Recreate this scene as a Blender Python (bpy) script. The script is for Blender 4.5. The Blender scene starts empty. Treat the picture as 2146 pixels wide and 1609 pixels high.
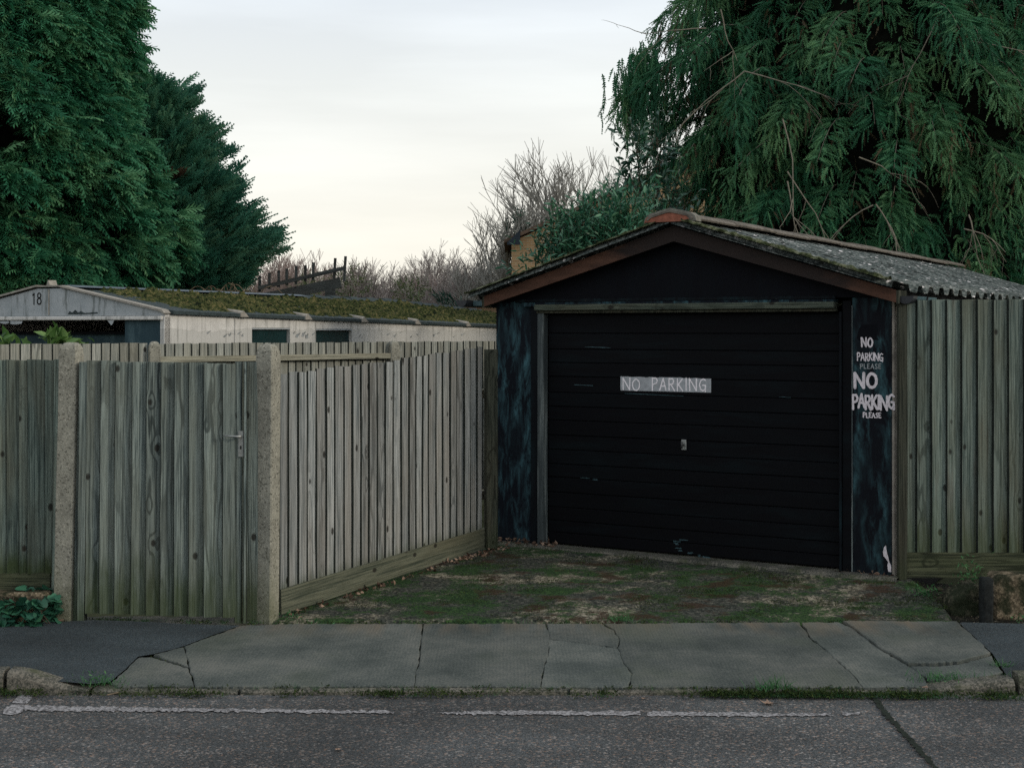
import bpy, math, random
import numpy as np
from mathutils import Vector, Matrix, noise as mnoise

random.seed(7)
RNG = np.random.default_rng(11)
SC = bpy.context.scene
COL = SC.collection
R = math.radians

# ------------------------------------------------------------------ camera
EYE, FOC, PW, CX, HY = 1.82, 2900.0, 2146.0, 1073.0, 690.0
cam_d = bpy.data.cameras.new('camera')
cam = bpy.data.objects.new('camera', cam_d)
COL.objects.link(cam)
cam.location = (0, 0, EYE)
cam.rotation_euler = (R(90), 0, 0)
cam_d.sensor_width = 36
cam_d.lens = 36 * FOC / PW
cam_d.shift_y = -(804.5 - HY) / PW
cam_d.clip_end = 2000
SC.camera = cam

# ------------------------------------------------------------------ sky and sun
SUN_DIR = Vector((0.90, -0.34, 0.36)).normalized()      # towards the sun
w = bpy.data.worlds.new('World')
SC.world = w
w.use_nodes = True
nt = w.node_tree
for n in list(nt.nodes):
    nt.nodes.remove(n)
wo = nt.nodes.new('ShaderNodeOutputWorld')
bg = nt.nodes.new('ShaderNodeBackground')
sky = nt.nodes.new('ShaderNodeTexSky')
sky.sky_type = 'NISHITA'
sky.sun_disc = False
sky.sun_elevation = math.asin(SUN_DIR.z)
sky.sun_rotation = math.atan2(SUN_DIR.x, SUN_DIR.y)
tc = nt.nodes.new('ShaderNodeTexCoord')
sep = nt.nodes.new('ShaderNodeSeparateXYZ')
nt.links.new(tc.outputs['Generated'], sep.inputs[0])
rmp = nt.nodes.new('ShaderNodeValToRGB')                 # cloud sheet: cream near the horizon, cool white above
e = rmp.color_ramp.elements
e[0].position = 0.0; e[0].color = (0.875, 0.825, 0.715, 1)
e[1].position = 0.24; e[1].color = (0.725, 0.775, 0.82, 1)
el = rmp.color_ramp.elements.new(0.09); el.color = (0.86, 0.84, 0.765, 1)
el = rmp.color_ramp.elements.new(0.17); el.color = (0.825, 0.845, 0.82, 1)
nt.links.new(sep.outputs['Z'], rmp.inputs[0])
mp = nt.nodes.new('ShaderNodeMapping'); mp.inputs['Scale'].default_value = (1.3, 1.3, 11)
nt.links.new(tc.outputs['Generated'], mp.inputs[0])
nz = nt.nodes.new('ShaderNodeTexNoise'); nz.inputs['Scale'].default_value = 2.2; nz.inputs['Detail'].default_value = 5
nt.links.new(mp.outputs[0], nz.inputs[0])
mr = nt.nodes.new('ShaderNodeMapRange')
mr.inputs[1].default_value = 0.3; mr.inputs[2].default_value = 0.7
mr.inputs[3].default_value = 11.2; mr.inputs[4].default_value = 13.2
nt.links.new(nz.outputs[0], mr.inputs[0])
vm = nt.nodes.new('ShaderNodeVectorMath'); vm.operation = 'SCALE'
nt.links.new(rmp.outputs[0], vm.inputs[0]); nt.links.new(mr.outputs[0], vm.inputs['Scale'])
mx = nt.nodes.new('ShaderNodeMix'); mx.data_type = 'RGBA'; mx.inputs[0].default_value = 0.9
nt.links.new(sky.outputs[0], mx.inputs[6]); nt.links.new(vm.outputs[0], mx.inputs[7])
nt.links.new(mx.outputs[2], bg.inputs[0])
bg.inputs[1].default_value = 0.1
nt.links.new(bg.outputs[0], wo.inputs[0])

sl = bpy.data.lights.new('sun', 'SUN')
sl.energy = 1.5
sl.angle = R(12)
sl.color = (1.0, 0.90, 0.74)
so = bpy.data.objects.new('sun', sl)
COL.objects.link(so)
so.location = (20, -8, 12)
so.rotation_euler = SUN_DIR.to_track_quat('Z', 'Y').to_euler()

SC.view_settings.view_transform = 'Standard'
SC.view_settings.look = 'None'
SC.view_settings.gamma = 1
SC.view_settings.use_curve_mapping = False
SC.view_settings.exposure = 0
SC.cycles.use_denoising = False        # the photograph is grainy film

# ------------------------------------------------------------------ helpers
def P(px, py, Y):
    return Vector(((px - CX) * Y / FOC, Y, EYE - (py - HY) * Y / FOC))


def tag(o, label=None, cat=None, group=None, kind=None):
    if label: o['label'] = label
    if cat: o['category'] = cat
    if group: o['group'] = group
    if kind: o['kind'] = kind
    return o


def thing(name, loc, rz, label, cat, group=None):
    o = bpy.data.objects.new(name, None)
    COL.objects.link(o)
    o.empty_display_size = 0.1
    o.location = loc
    o.rotation_euler = (0, 0, rz)
    return tag(o, label, cat, group)


def mesh_data(name, V, F, mat, smooth=False, tint=None):
    me = bpy.data.meshes.new(name)
    if isinstance(F, np.ndarray):
        V = np.asarray(V, dtype=np.float32)
        k = F.shape[1]
        me.vertices.add(len(V))
        me.vertices.foreach_set('co', V.ravel())
        me.loops.add(F.size)
        me.loops.foreach_set('vertex_index', F.astype(np.int32).ravel())
        me.polygons.add(len(F))
        me.polygons.foreach_set('loop_start', np.arange(0, F.size, k, dtype=np.int32))
        me.polygons.foreach_set('loop_total', np.full(len(F), k, dtype=np.int32))
        me.update(calc_edges=True)
    else:
        me.from_pydata([tuple(v) for v in V], [], F)
        me.update()
    if smooth:
        me.polygons.foreach_set('use_smooth', np.ones(len(me.polygons), dtype=bool))
    if tint is not None:
        a = me.attributes.new('tint', 'FLOAT', 'POINT')
        a.data.foreach_set('value', np.asarray(tint, dtype=np.float32))
    for m in (mat if isinstance(mat, (list, tuple)) else [mat]):
        me.materials.append(m)
    return me


def obj(name, V, F, mat, parent=None, loc=(0, 0, 0), rot=(0, 0, 0), smooth=False, tint=None):
    """one mesh object; loc and rot are in the parent's frame"""
    o = bpy.data.objects.new(name, mesh_data(name, V, F, mat, smooth, tint))
    COL.objects.link(o)
    o.parent = parent
    o.location = loc
    o.rotation_euler = rot
    return o


class MB:
    """collects shapes into one mesh"""
    def __init__(s):
        s.v, s.f = [], []

    def add(s, V, F):
        k = len(s.v)
        s.v += [tuple(p) for p in V]
        s.f += [tuple(i + k for i in f) for f in F]
        return s

    def box(s, x0, x1, y0, y1, z0, z1, ch=0.0):
        if ch <= 0:
            V = [(x, y, z) for z in (z0, z1) for (x, y) in ((x0, y0), (x1, y0), (x1, y1), (x0, y1))]
            return s.add(V, [(3, 2, 1, 0), (4, 5, 6, 7), (0, 1, 5, 4), (1, 2, 6, 5), (2, 3, 7, 6), (3, 0, 4, 7)])
        V = []
        for z, k in ((z0, ch), (z0 + ch, 0), (z1 - ch, 0), (z1, ch)):
            for (x, y) in ((x0 + ch, y0 + k), (x1 - ch, y0 + k), (x1 - k, y0 + ch), (x1 - k, y1 - ch),
                           (x1 - ch, y1 - k), (x0 + ch, y1 - k), (x0 + k, y1 - ch), (x0 + k, y0 + ch)):
                V.append((x, y, z))
        F = [tuple(range(7, -1, -1)), tuple(range(24, 32))]
        for r in range(3):
            for i in range(8):
                j = (i + 1) % 8
                F.append((r * 8 + i, r * 8 + j, r * 8 + 8 + j, r * 8 + 8 + i))
        return s.add(V, F)

    def prism(s, poly, a0, a1, axis='y'):
        """polygon (two coordinates) swept along an axis"""
        def pt(p, a):
            return (p[0], a, p[1]) if axis == 'y' else ((a, p[0], p[1]) if axis == 'x' else (p[0], p[1], a))
        n = len(poly)
        V = [pt(p, a0) for p in poly] + [pt(p, a1) for p in poly]
        F = [tuple(range(n)), tuple(range(2 * n - 1, n - 1, -1))]
        F += [(i, i + n, (i + 1) % n + n, (i + 1) % n) for i in range(n)]
        return s.add(V, F)

    def tube(s, pts, radii, sides=5, cap=True):
        pts = [Vector(p) for p in pts]
        n = len(pts)
        if not hasattr(radii, '__len__'):
            radii = [radii] * n
        V, F = [], []
        ref = None
        for i in range(n):
            t = (pts[min(i + 1, n - 1)] - pts[max(i - 1, 0)])
            t = t.normalized() if t.length > 1e-9 else Vector((0, 0, 1))
            if ref is None:
                ref = Vector((1, 0, 0)) if abs(t.x) < 0.8 else Vector((0, 1, 0))
            a = t.cross(ref).normalized()
            b = t.cross(a)
            ref = -a.cross(t) if False else ref
            for k in range(sides):
                an = 2 * math.pi * k / sides
                V.append(pts[i] + (a * math.cos(an) + b * math.sin(an)) * radii[i])
        for i in range(n - 1):
            for k in range(sides):
                j = (k + 1) % sides
                F.append((i * sides + k, i * sides + j, (i + 1) * sides + j, (i + 1) * sides + k))
        if cap:
            F.append(tuple(range(sides - 1, -1, -1)))
            F.append(tuple((n - 1) * sides + k for k in range(sides)))
        return s.add(V, F)

    def ribbon(s, pts, wd, y=0.0):
        """flat brush stroke in the x-z plane with round-ish ends"""
        for i in range(len(pts) - 1):
            a, b = Vector(pts[i]), Vector(pts[i + 1])
            d = b - a
            if d.length < 1e-6:
                continue
            t = d.normalized()
            nn = Vector((-t.y, t.x))
            w0 = wd * random.uniform(0.85, 1.12) / 2
            w1 = wd * random.uniform(0.85, 1.12) / 2
            e0, e1 = a - t * w0 * 0.8, b + t * w1 * 0.8
            q = [e0 + nn * w0 * 0.55, a + nn * w0, b + nn * w1, e1 + nn * w1 * 0.5,
                 e1 - nn * w1 * 0.6, b - nn * w1, a - nn * w0, e0 - nn * w0 * 0.5]
            yy = y - 0.0003 * i - random.uniform(0, 0.0002)
            s.add([(p.x, yy, p.y) for p in q], [tuple(range(len(q)))])
        return s

    def build(s, name, mat, parent=None, loc=(0, 0, 0), rot=(0, 0, 0), smooth=False):
        return obj(name, s.v, s.f, mat, parent, loc, rot, smooth)


def nz3(x, y, z, sc=1.0):
    return mnoise.noise(Vector((x * sc, y * sc, z * sc)))


# ------------------------------------------------------------------ material building
class B:
    def __init__(s, name, rough=0.8, spec=0.3):
        s.m = bpy.data.materials.new(name)
        s.m.use_nodes = True
        s.t = s.m.node_tree
        s.p = s.t.nodes['Principled BSDF']
        s.p.inputs['Roughness'].default_value = rough
        s.p.inputs['Specular IOR Level'].default_value = spec

    def put(s, sock, val):
        if isinstance(val, bpy.types.NodeSocket):
            s.t.links.new(val, sock)
        elif val is not None:
            if hasattr(sock.default_value, '__len__') and hasattr(val, '__len__') and len(sock.default_value) == 4 and len(val) == 3:
                val = (*val, 1)
            sock.default_value = val

    def node(s, typ, props=None, ins=None):
        n = s.t.nodes.new(typ)
        for k, v in (props or {}).items():
            setattr(n, k, v)
        for k, v in (ins or {}).items():
            s.put(n.inputs[k], v)
        return n

    def co(s, which='Object'):
        return s.node('ShaderNodeTexCoord').outputs[which]

    def rnd(s):
        return s.node('ShaderNodeObjectInfo').outputs['Random']

    def pos(s):
        return s.node('ShaderNodeNewGeometry').outputs['Position']

    def map(s, v, scale=(1, 1, 1), loc=(0, 0, 0), rot=(0, 0, 0)):
        return s.node('ShaderNodeMapping', None, {'Vector': v, 'Scale': scale, 'Location': loc, 'Rotation': rot}).outputs[0]

    def noise(s, v, scale, detail=4, rough=0.55, dist=0.0):
        return s.node('ShaderNodeTexNoise', None, {'Vector': v, 'Scale': scale, 'Detail': detail, 'Roughness': rough, 'Distortion': dist}).outputs[0]

    def vor(s, v, scale, out='Distance', feature='F1', rand=1.0):
        return s.node('ShaderNodeTexVoronoi', {'feature': feature}, {'Vector': v, 'Scale': scale, 'Randomness': rand}).outputs[out]

    def math(s, op, a, b=0.0, c=None):
        n = s.node('ShaderNodeMath', {'operation': op})
        s.put(n.inputs[0], a); s.put(n.inputs[1], b)
        if c is not None: s.put(n.inputs[2], c)
        return n.outputs[0]

    def vmath(s, op, a, b):
        n = s.node('ShaderNodeVectorMath', {'operation': op})
        s.put(n.inputs[0], a)
        s.put(n.inputs['Scale' if op == 'SCALE' else 1], b)
        return n.outputs[0]

    def rng(s, v, a, b, c=0.0, d=1.0, smooth=False):
        n = s.node('ShaderNodeMapRange', {'interpolation_type': 'SMOOTHSTEP' if smooth else 'LINEAR'})
        for i, x in enumerate((v, a, b, c, d)):
            s.put(n.inputs[i], x)
        return n.outputs[0]

    def mix(s, f, a, b, mode='MIX'):
        n = s.node('ShaderNodeMix', {'data_type': 'RGBA', 'blend_type': mode})
        s.put(n.inputs[0], f); s.put(n.inputs[6], a); s.put(n.inputs[7], b)
        return n.outputs[2]

    def ramp(s, f, stops):
        n = s.node('ShaderNodeValToRGB')
        e = n.color_ramp.elements
        e[0].position, e[0].color = stops[0][0], (*stops[0][1], 1)
        e[1].position, e[1].color = stops[-1][0], (*stops[-1][1], 1)
        for p_, c_ in stops[1:-1]:
            x = e.new(p_); x.color = (*c_, 1)
        s.put(n.inputs[0], f)
        return n.outputs[0]

    def sep(s, v, k):
        return s.node('ShaderNodeSeparateXYZ', None, {0: v}).outputs[k]

    def bump(s, h, strength=0.4, dist=0.01):
        n = s.node('ShaderNodeBump', None, {'Height': h, 'Strength': strength, 'Distance': dist})
        s.t.links.new(n.outputs[0], s.p.inputs['Normal'])

    def color(s, c):
        s.put(s.p.inputs['Base Color'], c)

    def rough(s, c):
        s.put(s.p.inputs['Roughness'], c)


def wood(name, light, dark, warm, algae=0.0, algae_top=0.35, axis='z', contrast=1.0, rust=0.0):
    b = B(name, 0.85, 0.2)
    o = b.co()
    if axis == 'x':
        o = b.map(o, (1, 1, 1), (0, 0, 0), (0, R(90), 0))
    r = b.rnd()
    off = b.node('ShaderNodeCombineXYZ', None, {0: b.math('MULTIPLY', r, 37.0), 1: b.math('MULTIPLY', r, 11.0), 2: b.math('MULTIPLY', r, 91.0)}).outputs[0]
    c = b.vmath('ADD', o, off)
    # knots
    kd = b.vor(b.map(c, (1, 1, 0.66)), 6.6)
    knot = b.rng(kd, 0.075, 0.145, 1, 0, True)
    halo = b.rng(kd, 0.08, 0.42, 1, 0, True)
    # flowing grain, bent by slow noise and by knots
    slow = b.noise(b.map(c, (5, 5, 0.55)), 1.0, 3, 0.5)
    ph = b.math('ADD', b.math('MULTIPLY', b.sep(c, 0), 9.0), b.math('MULTIPLY', slow, 9.0))
    ph = b.math('ADD', ph, b.math('MULTIPLY', halo, 0.75))
    ring = b.rng(b.math('SINE', b.math('MULTIPLY', ph, 7.0)), 0.15, 0.95, 0, 1, True)
    figure = b.noise(b.map(c, (2.2, 2.2, 0.25)), 1.3, 2)
    flat_sawn = b.rng(b.math('FRACT', b.math('MULTIPLY', r, 5.77)), 0.30, 0.65, 0.12, 1.0)
    ring = b.math('MULTIPLY', b.math('MULTIPLY', ring, flat_sawn), b.rng(figure, 0.42, 0.58, 0.15, 1.0))
    fib = b.noise(b.map(c, (170, 170, 3.5)), 1.0, 4, 0.65)
    fib2 = b.noise(b.map(c, (75, 75, 1.3)), 1.0, 4, 0.6)
    crack = b.rng(b.noise(b.map(c, (120, 120, 0.9)), 1.0, 3, 0.5), 0.65, 0.70, 0, 0.6)
    g = b.math('ADD', b.math('MULTIPLY', fib, 0.6), b.math('MULTIPLY', fib2, 0.6))
    col = b.ramp(b.rng(g, 0.38, 0.80), [(0.0, tuple(x * (1 - 0.35 * contrast) for x in dark)), (0.32, dark), (0.62, light), (1.0, tuple(min(1, x * 1.25) for x in light))])
    col = b.mix(b.math('MULTIPLY', ring, 0.80), col, tuple(x * 0.5 for x in dark))
    tone = b.noise(b.map(c, (3, 3, 0.7)), 1.4, 3)
    col = b.mix(b.rng(tone, 0.42, 0.66, 0, 0.55), col, warm)
    # each board weathers a little differently
    bri = b.rng(b.math('FRACT', b.math('MULTIPLY', r, 7.31)), 0, 1, 0.76, 1.20)
    col = b.mix(1.0, col, b.node('ShaderNodeCombineXYZ', None, {0: bri, 1: bri, 2: bri}).outputs[0], 'MULTIPLY')
    col = b.mix(crack, col, tuple(x * 0.35 for x in dark))
    col = b.mix(b.math('MULTIPLY', knot, 0.88), col, (0.012, 0.010, 0.008))
    speck = b.rng(b.vor(b.map(c, (1, 1, 0.8)), 26), 0.05, 0.10, 0.7, 0)
    col = b.mix(b.math('MULTIPLY', speck, b.rng(tone, 0.5, 0.7, 0, 1)), col, (0.02, 0.018, 0.014))
    if rust > 0:
        rs = b.rng(b.noise(b.map(c, (9, 9, 0.9)), 1.0, 4), 0.60, 0.72, 0, rust)
        col = b.mix(rs, col, (0.075, 0.030, 0.010))
    if algae > 0:
        z = b.sep(b.co(), 2)
        an = b.noise(b.map(c, (11, 11, 3)), 1.0, 4)
        zf = b.rng(b.math('ADD', z, b.math('MULTIPLY', b.math('SUBTRACT', an, 0.5), algae_top * 1.4)), 0, algae_top, algae, 0, True)
        col = b.mix(zf, col, (0.034, 0.050, 0.014))
    b.color(col)
    b.bump(b.math('SUBTRACT', b.math('ADD', g, b.math('MULTIPLY', ring, 0.1)), b.math('MULTIPLY', knot, 0.5)), 0.8, 0.012)
    return b.m


M = {}
M['board'] = wood('weathered_fence_wood', (0.307, 0.321, 0.319), (0.107, 0.126, 0.130), (0.225, 0.207, 0.181), 0.5, 0.12)
M['gate_wood'] = wood('weathered_gate_wood', (0.201, 0.239, 0.222), (0.062, 0.083, 0.082), (0.131, 0.140, 0.113), 0.75, 0.50, contrast=1.3)
M['left_wood'] = wood('damp_fence_wood', (0.174, 0.220, 0.191), (0.056, 0.082, 0.075), (0.128, 0.119, 0.081), 0.85, 0.20, contrast=1.3, rust=0.6)
M['right_wood'] = wood('green_grey_fence_wood', (0.140, 0.175, 0.155), (0.043, 0.065, 0.059), (0.096, 0.096, 0.066), 0.55, 0.45, rust=0.3)
M['back_wood'] = wood('pale_fence_wood', (0.306, 0.312, 0.282), (0.138, 0.156, 0.143), (0.240, 0.231, 0.186), 0.0)
M['rail'] = wood('rail_wood', (0.286, 0.277, 0.217), (0.143, 0.142, 0.112), (0.221, 0.189, 0.126), 0.0, axis='x')
M['gravel_board'] = wood('gravel_board_wood', (0.118, 0.123, 0.088), (0.046, 0.056, 0.040), (0.100, 0.095, 0.061), 0.0, 0.16, axis='x')
M['gravel_board_green'] = wood('mossy_gravel_board_wood', (0.062, 0.068, 0.040), (0.014, 0.019, 0.011), (0.040, 0.050, 0.022), 0.0, 0.12, axis='x')
M['old_timber'] = wood('old_grey_timber', (0.075, 0.082, 0.078), (0.028, 0.032, 0.032), (0.06, 0.056, 0.048), 0.0, axis='x')
M['dark_timber'] = wood('dark_post_timber', (0.060, 0.064, 0.048), (0.020, 0.024, 0.018), (0.05, 0.042, 0.026), 0.3, 0.3)


def concrete_post():
    b = B('exposed_aggregate_concrete', 0.9, 0.2)
    o = b.pos()
    v = b.vor(o, 95, 'Color')
    g = b.sep(v, 0)
    base = b.ramp(b.noise(o, 7, 4), [(0.3, (0.19, 0.185, 0.155)), (0.55, (0.265, 0.258, 0.215)), (0.8, (0.33, 0.315, 0.26))])
    col = b.mix(b.rng(g, 0.0, 0.24, 0.75, 0), base, (0.065, 0.063, 0.05))
    col = b.mix(b.rng(g, 0.86, 1.0, 0, 0.6), col, (0.42, 0.40, 0.34))
    z = b.sep(o, 2)
    n = b.noise(b.map(o, (5, 5, 2)), 1.6, 4)
    col = b.mix(b.rng(b.math('ADD', z, b.math('MULTIPLY', n, 0.7)), 0.15, 0.75, 0.6, 0, True), col, (0.10, 0.11, 0.05))
    pit = b.rng(b.vor(o, 21), 0.05, 0.12, 1, 0)
    col = b.mix(b.math('MULTIPLY', pit, 0.8), col, (0.05, 0.045, 0.035))
    b.color(col)
    b.bump(b.math('SUBTRACT', b.math('ADD', g, b.noise(o, 160, 3)), b.math('MULTIPLY', pit, 2)), 0.6, 0.006)
    return b.m


M['post'] = concrete_post()


def asphalt(name, base, specks, scale, fine=0.5):
    b = B(name, 0.9, 0.25)
    o = b.pos()
    c = b.vor(o, scale, 'Color')
    g = b.sep(c, 0)
    c2 = b.vor(o, scale * 2.1, 'Color')
    g2 = b.sep(c2, 1)
    n = b.noise(o, 1.1, 5)
    col = b.ramp(b.math('ADD', b.math('MULTIPLY', g2, 0.6), b.math('MULTIPLY', n, 0.4)),
                 [(0.2, tuple(x * 0.35 for x in base)), (0.5, base), (0.8, tuple(x * 1.75 for x in base))])
    k = b.rng(g, 0.80, 0.9, 0, 1)
    sc = b.ramp(b.sep(c, 2), [(0.0, specks[0]), (0.5, specks[1]), (1.0, specks[2])])
    col = b.mix(b.math('MULTIPLY', k, fine), col, sc)
    k2 = b.rng(g, 0.0, 0.12, 1, 0)
    col = b.mix(b.math('MULTIPLY', k2, 0.6), col, tuple(x * 0.3 for x in base))
    pn = b.noise(b.map(o, (0.7, 1.6, 1)), 1.0, 4)
    f = b.rng(pn, 0.38, 0.62, 0.72, 1.2)
    col = b.mix(1.0, col, b.node('ShaderNodeCombineXYZ', None, {0: f, 1: f, 2: f}).outputs[0], 'MULTIPLY')
    b.color(col)
    h = b.math('ADD', b.math('MULTIPLY', b.vor(o, scale), -1.0), b.math('MULTIPLY', g2, 0.5))
    b.bump(h, 0.7, 0.006)
    return b.m


M['road'] = asphalt('worn_road_asphalt', (0.058, 0.062, 0.064), ((0.16, 0.145, 0.13), (0.20, 0.13, 0.095), (0.26, 0.25, 0.24)), 95, 0.85)
M['asphalt'] = asphalt('footway_asphalt', (0.034, 0.045, 0.051), ((0.08, 0.09, 0.09), (0.10, 0.10, 0.09), (0.13, 0.13, 0.13)), 150, 0.4)


def slab_mat():
    b = B('brushed_grey_concrete', 0.9, 0.22)
    o = b.pos()
    n = b.noise(o, 2.2, 6, 0.6)
    ln = b.math('SINE', b.math('MULTIPLY', b.math('ADD', b.sep(o, 0), b.math('MULTIPLY', b.noise(o, 3, 2), 0.02)), 300.0))
    f = b.noise(o, 75, 5, 0.75)
    col = b.ramp(b.math('ADD', b.math('MULTIPLY', n, 0.5), b.math('MULTIPLY', f, 0.5)),
                 [(0.40, (0.042, 0.051, 0.048)), (0.5, (0.078, 0.087, 0.080)), (0.60, (0.128, 0.130, 0.116))])
    r = b.rng(b.rnd(), 0, 1, 0.86, 1.12)
    col = b.mix(1.0, col, b.node('ShaderNodeCombineXYZ', None, {0: r, 1: r, 2: r}).outputs[0], 'MULTIPLY')
    # dirt washed along the upper edge and green film
    y = b.sep(o, 1)
    wash = b.math('MULTIPLY', b.rng(y, 8.65, 9.08, 0, 1), b.rng(b.noise(b.map(o, (6, 1.2, 1)), 1.0, 4), 0.42, 0.68, 0, 0.8))
    col = b.mix(wash, col, (0.15, 0.115, 0.078))
    alg = b.rng(b.noise(o, 1.3, 5), 0.52, 0.7, 0, 0.45)
    col = b.mix(alg, col, (0.066, 0.078, 0.055))
    b.color(col)
    b.bump(b.math('ADD', b.math('MULTIPLY', ln, 0.25), f), 0.45, 0.004)
    return b.m


M['slab'] = slab_mat()


def kerb_mat():
    b = B('kerb_concrete', 0.9, 0.2)
    o = b.pos()
    n = b.noise(o, 5, 6, 0.65)
    f = b.sep(b.vor(o, 120, 'Color'), 0)
    col = b.ramp(b.math('ADD', b.math('MULTIPLY', n, 0.7), b.math('MULTIPLY', f, 0.3)),
                 [(0.36, (0.034, 0.037, 0.030)), (0.5, (0.080, 0.078, 0.066)), (0.64, (0.160, 0.146, 0.122))])
    col = b.mix(b.rng(b.noise(o, 9, 4), 0.5, 0.68, 0, 0.7), col, (0.045, 0.055, 0.024))
    b.color(col)
    b.bump(b.math('ADD', n, b.math('MULTIPLY', f, 0.4)), 0.6, 0.01)
    return b.m


M['kerb'] = kerb_mat()


def drive_mat():
    b = B('mossy_driveway_concrete', 0.95, 0.15)
    o = b.pos()
    c = b.vor(o, 62, 'Color')
    g = b.sep(c, 0)
    gravel = b.ramp(g, [(0.0, (0.035, 0.034, 0.027)), (0.35, (0.105, 0.095, 0.070)), (0.7, (0.21, 0.185, 0.135)), (1.0, (0.37, 0.33, 0.255))])
    st = b.map(o, (0.9, 1.2, 1))
    p1 = b.noise(st, 1.25, 10, 0.76)
    p2 = b.noise(b.map(o, (1, 1.3, 1), (3.1, 7.7, 0)), 1.7, 10, 0.80)
    p3 = b.noise(b.map(o, (1, 1.3, 1), (13.1, 2.7, 0)), 2.5, 5, 0.65)
    fine = b.noise(o, 60, 4, 0.7)
    grey = b.ramp(b.math('ADD', b.math('MULTIPLY', g, 0.5), b.math('MULTIPLY', fine, 0.5)), [(0.25, (0.014, 0.017, 0.015)), (0.55, (0.046, 0.050, 0.042)), (0.85, (0.12, 0.115, 0.095))])
    col = b.mix(b.rng(b.math('ADD', p1, b.math('MULTIPLY', fine, 0.1)), 0.555, 0.63, 0, 0.92, True), grey, gravel)
    moss = b.ramp(fine, [(0.38, (0.006, 0.015, 0.008)), (0.52, (0.020, 0.050, 0.015)), (0.66, (0.052, 0.105, 0.028))])
    col = b.mix(b.rng(b.math('ADD', p2, b.math('MULTIPLY', fine, 0.18)), 0.565, 0.64, 0, 0.95, True), col, moss)
    brown = b.ramp(fine, [(0.3, (0.014, 0.009, 0.006)), (0.7, (0.06, 0.034, 0.02))])
    col = b.mix(b.rng(b.math('ADD', p3, b.math('MULTIPLY', fine, 0.16)), 0.63, 0.70, 0, 0.85, True), col, brown)
    b.color(col)
    b.bump(b.math('ADD', b.math('MULTIPLY', g, 0.5), b.math('ADD', fine, p2)), 0.8, 0.012)
    return b.m


M['drive'] = drive_mat()


def soil_mat():
    b = B('dark_soil', 0.95, 0.1)
    o = b.pos()
    g = b.sep(b.vor(o, 55, 'Color'), 0)
    n = b.noise(o, 24, 5, 0.7)
    col = b.ramp(n, [(0.3, (0.006, 0.006, 0.005)), (0.55, (0.018, 0.017, 0.013)), (0.8, (0.045, 0.04, 0.03))])
    col = b.mix(b.rng(g, 0.93, 0.99, 0, 0.8), col, (0.2, 0.18, 0.14))
    b.color(col)
    b.bump(b.math('ADD', n, g), 0.9, 0.02)
    return b.m


M['soil'] = soil_mat()


def ground_mat():
    b = B('rough_ground', 0.95, 0.1)
    n = b.noise(b.pos(), 1.3, 6, 0.65)
    b.color(b.ramp(n, [(0.3, (0.03, 0.028, 0.018)), (0.5, (0.045, 0.052, 0.025)), (0.75, (0.07, 0.07, 0.035))]))
    return b.m


M['ground'] = ground_mat()


def black_paint(name, smear, base=(0.0075, 0.0085, 0.0115), blue=(0.022, 0.062, 0.075), chips=0.0, stretch=(7, 7, 1.3), rough=0.62):
    b = B(name, 0.7, 0.07)
    o = b.co()
    v = b.vmath('ADD', o, b.node('ShaderNodeCombineXYZ', None, {0: b.math('MULTIPLY', b.rnd(), 17.0), 2: b.math('MULTIPLY', b.rnd(), 23.0)}).outputs[0])
    n1 = b.noise(b.map(v, stretch), 1.0, 6, 0.68, 0.6)
    n2 = b.noise(b.map(v, tuple(x * 0.55 for x in stretch)), 1.0, 3, 0.5)
    fine = b.noise(b.map(v, tuple(x * 8 for x in stretch)), 1.0, 3, 0.6)
    f = b.math('MULTIPLY', b.rng(n1, 0.44, 0.66, 0, 1), b.rng(n2, 0.40, 0.58, 0.10, 1))
    f = b.math('MULTIPLY', f, b.rng(fine, 0.3, 0.7, 0.55, 1.2))
    col = b.mix(b.math('MULTIPLY', f, smear), base, blue)
    if chips > 0:
        ch = b.rng(b.noise(b.map(v, (26, 26, 9)), 1.0, 4, 0.7), 0.735 - 0.05 * chips, 0.76, 0, 1)
        col = b.mix(b.math('MULTIPLY', ch, min(1, chips)), col, (0.12, 0.125, 0.115))
    b.color(col)
    b.bump(b.math('ADD', n1, b.math('MULTIPLY', fine, 0.3)), 0.25, 0.004)
    return b.m


M['pier_paint'] = black_paint('blue_black_worn_paint', 1.0, (0.006, 0.008, 0.012), (0.055, 0.13, 0.155), stretch=(13, 13, 3.2))
M['pier_paint_right'] = black_paint('blue_black_paint_brushed', 0.75, (0.006, 0.007, 0.010), (0.055, 0.13, 0.15), chips=0.25, stretch=(11, 11, 3))
M['door_paint'] = black_paint('black_door_paint', 0.06, (0.0036, 0.0038, 0.0050), chips=0.0, stretch=(1.2, 7, 9))
M['frame_paint'] = black_paint('black_frame_paint', 0.30, (0.005, 0.006, 0.008), chips=0.7)
M['gable_paint'] = black_paint('black_gable_paint', 0.04, (0.0036, 0.0040, 0.0062))
M['worn_edge'] = black_paint('worn_blue_frame_edge', 1.2, (0.045, 0.055, 0.058), (0.21, 0.24, 0.235), chips=0.9, stretch=(16, 16, 1.6))
M['blue_panel'] = black_paint('faded_blue_grey_paint', 1.0, (0.030, 0.055, 0.068), (0.075, 0.12, 0.135), stretch=(9, 9, 3))


def plain(name, c, rough=0.7, spec=0.3, var=0.35, scale=14, metal=0.0):
    b = B(name, rough, spec)
    n = b.noise(b.co(), scale, 6, 0.65)
    b.color(b.ramp(n, [(0.28, tuple(x * (1 - var) for x in c)), (0.72, tuple(min(1, x * (1 + var)) for x in c))]))
    b.p.inputs['Metallic'].default_value = metal
    b.bump(n, 0.25, 0.004)
    return b.m


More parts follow.
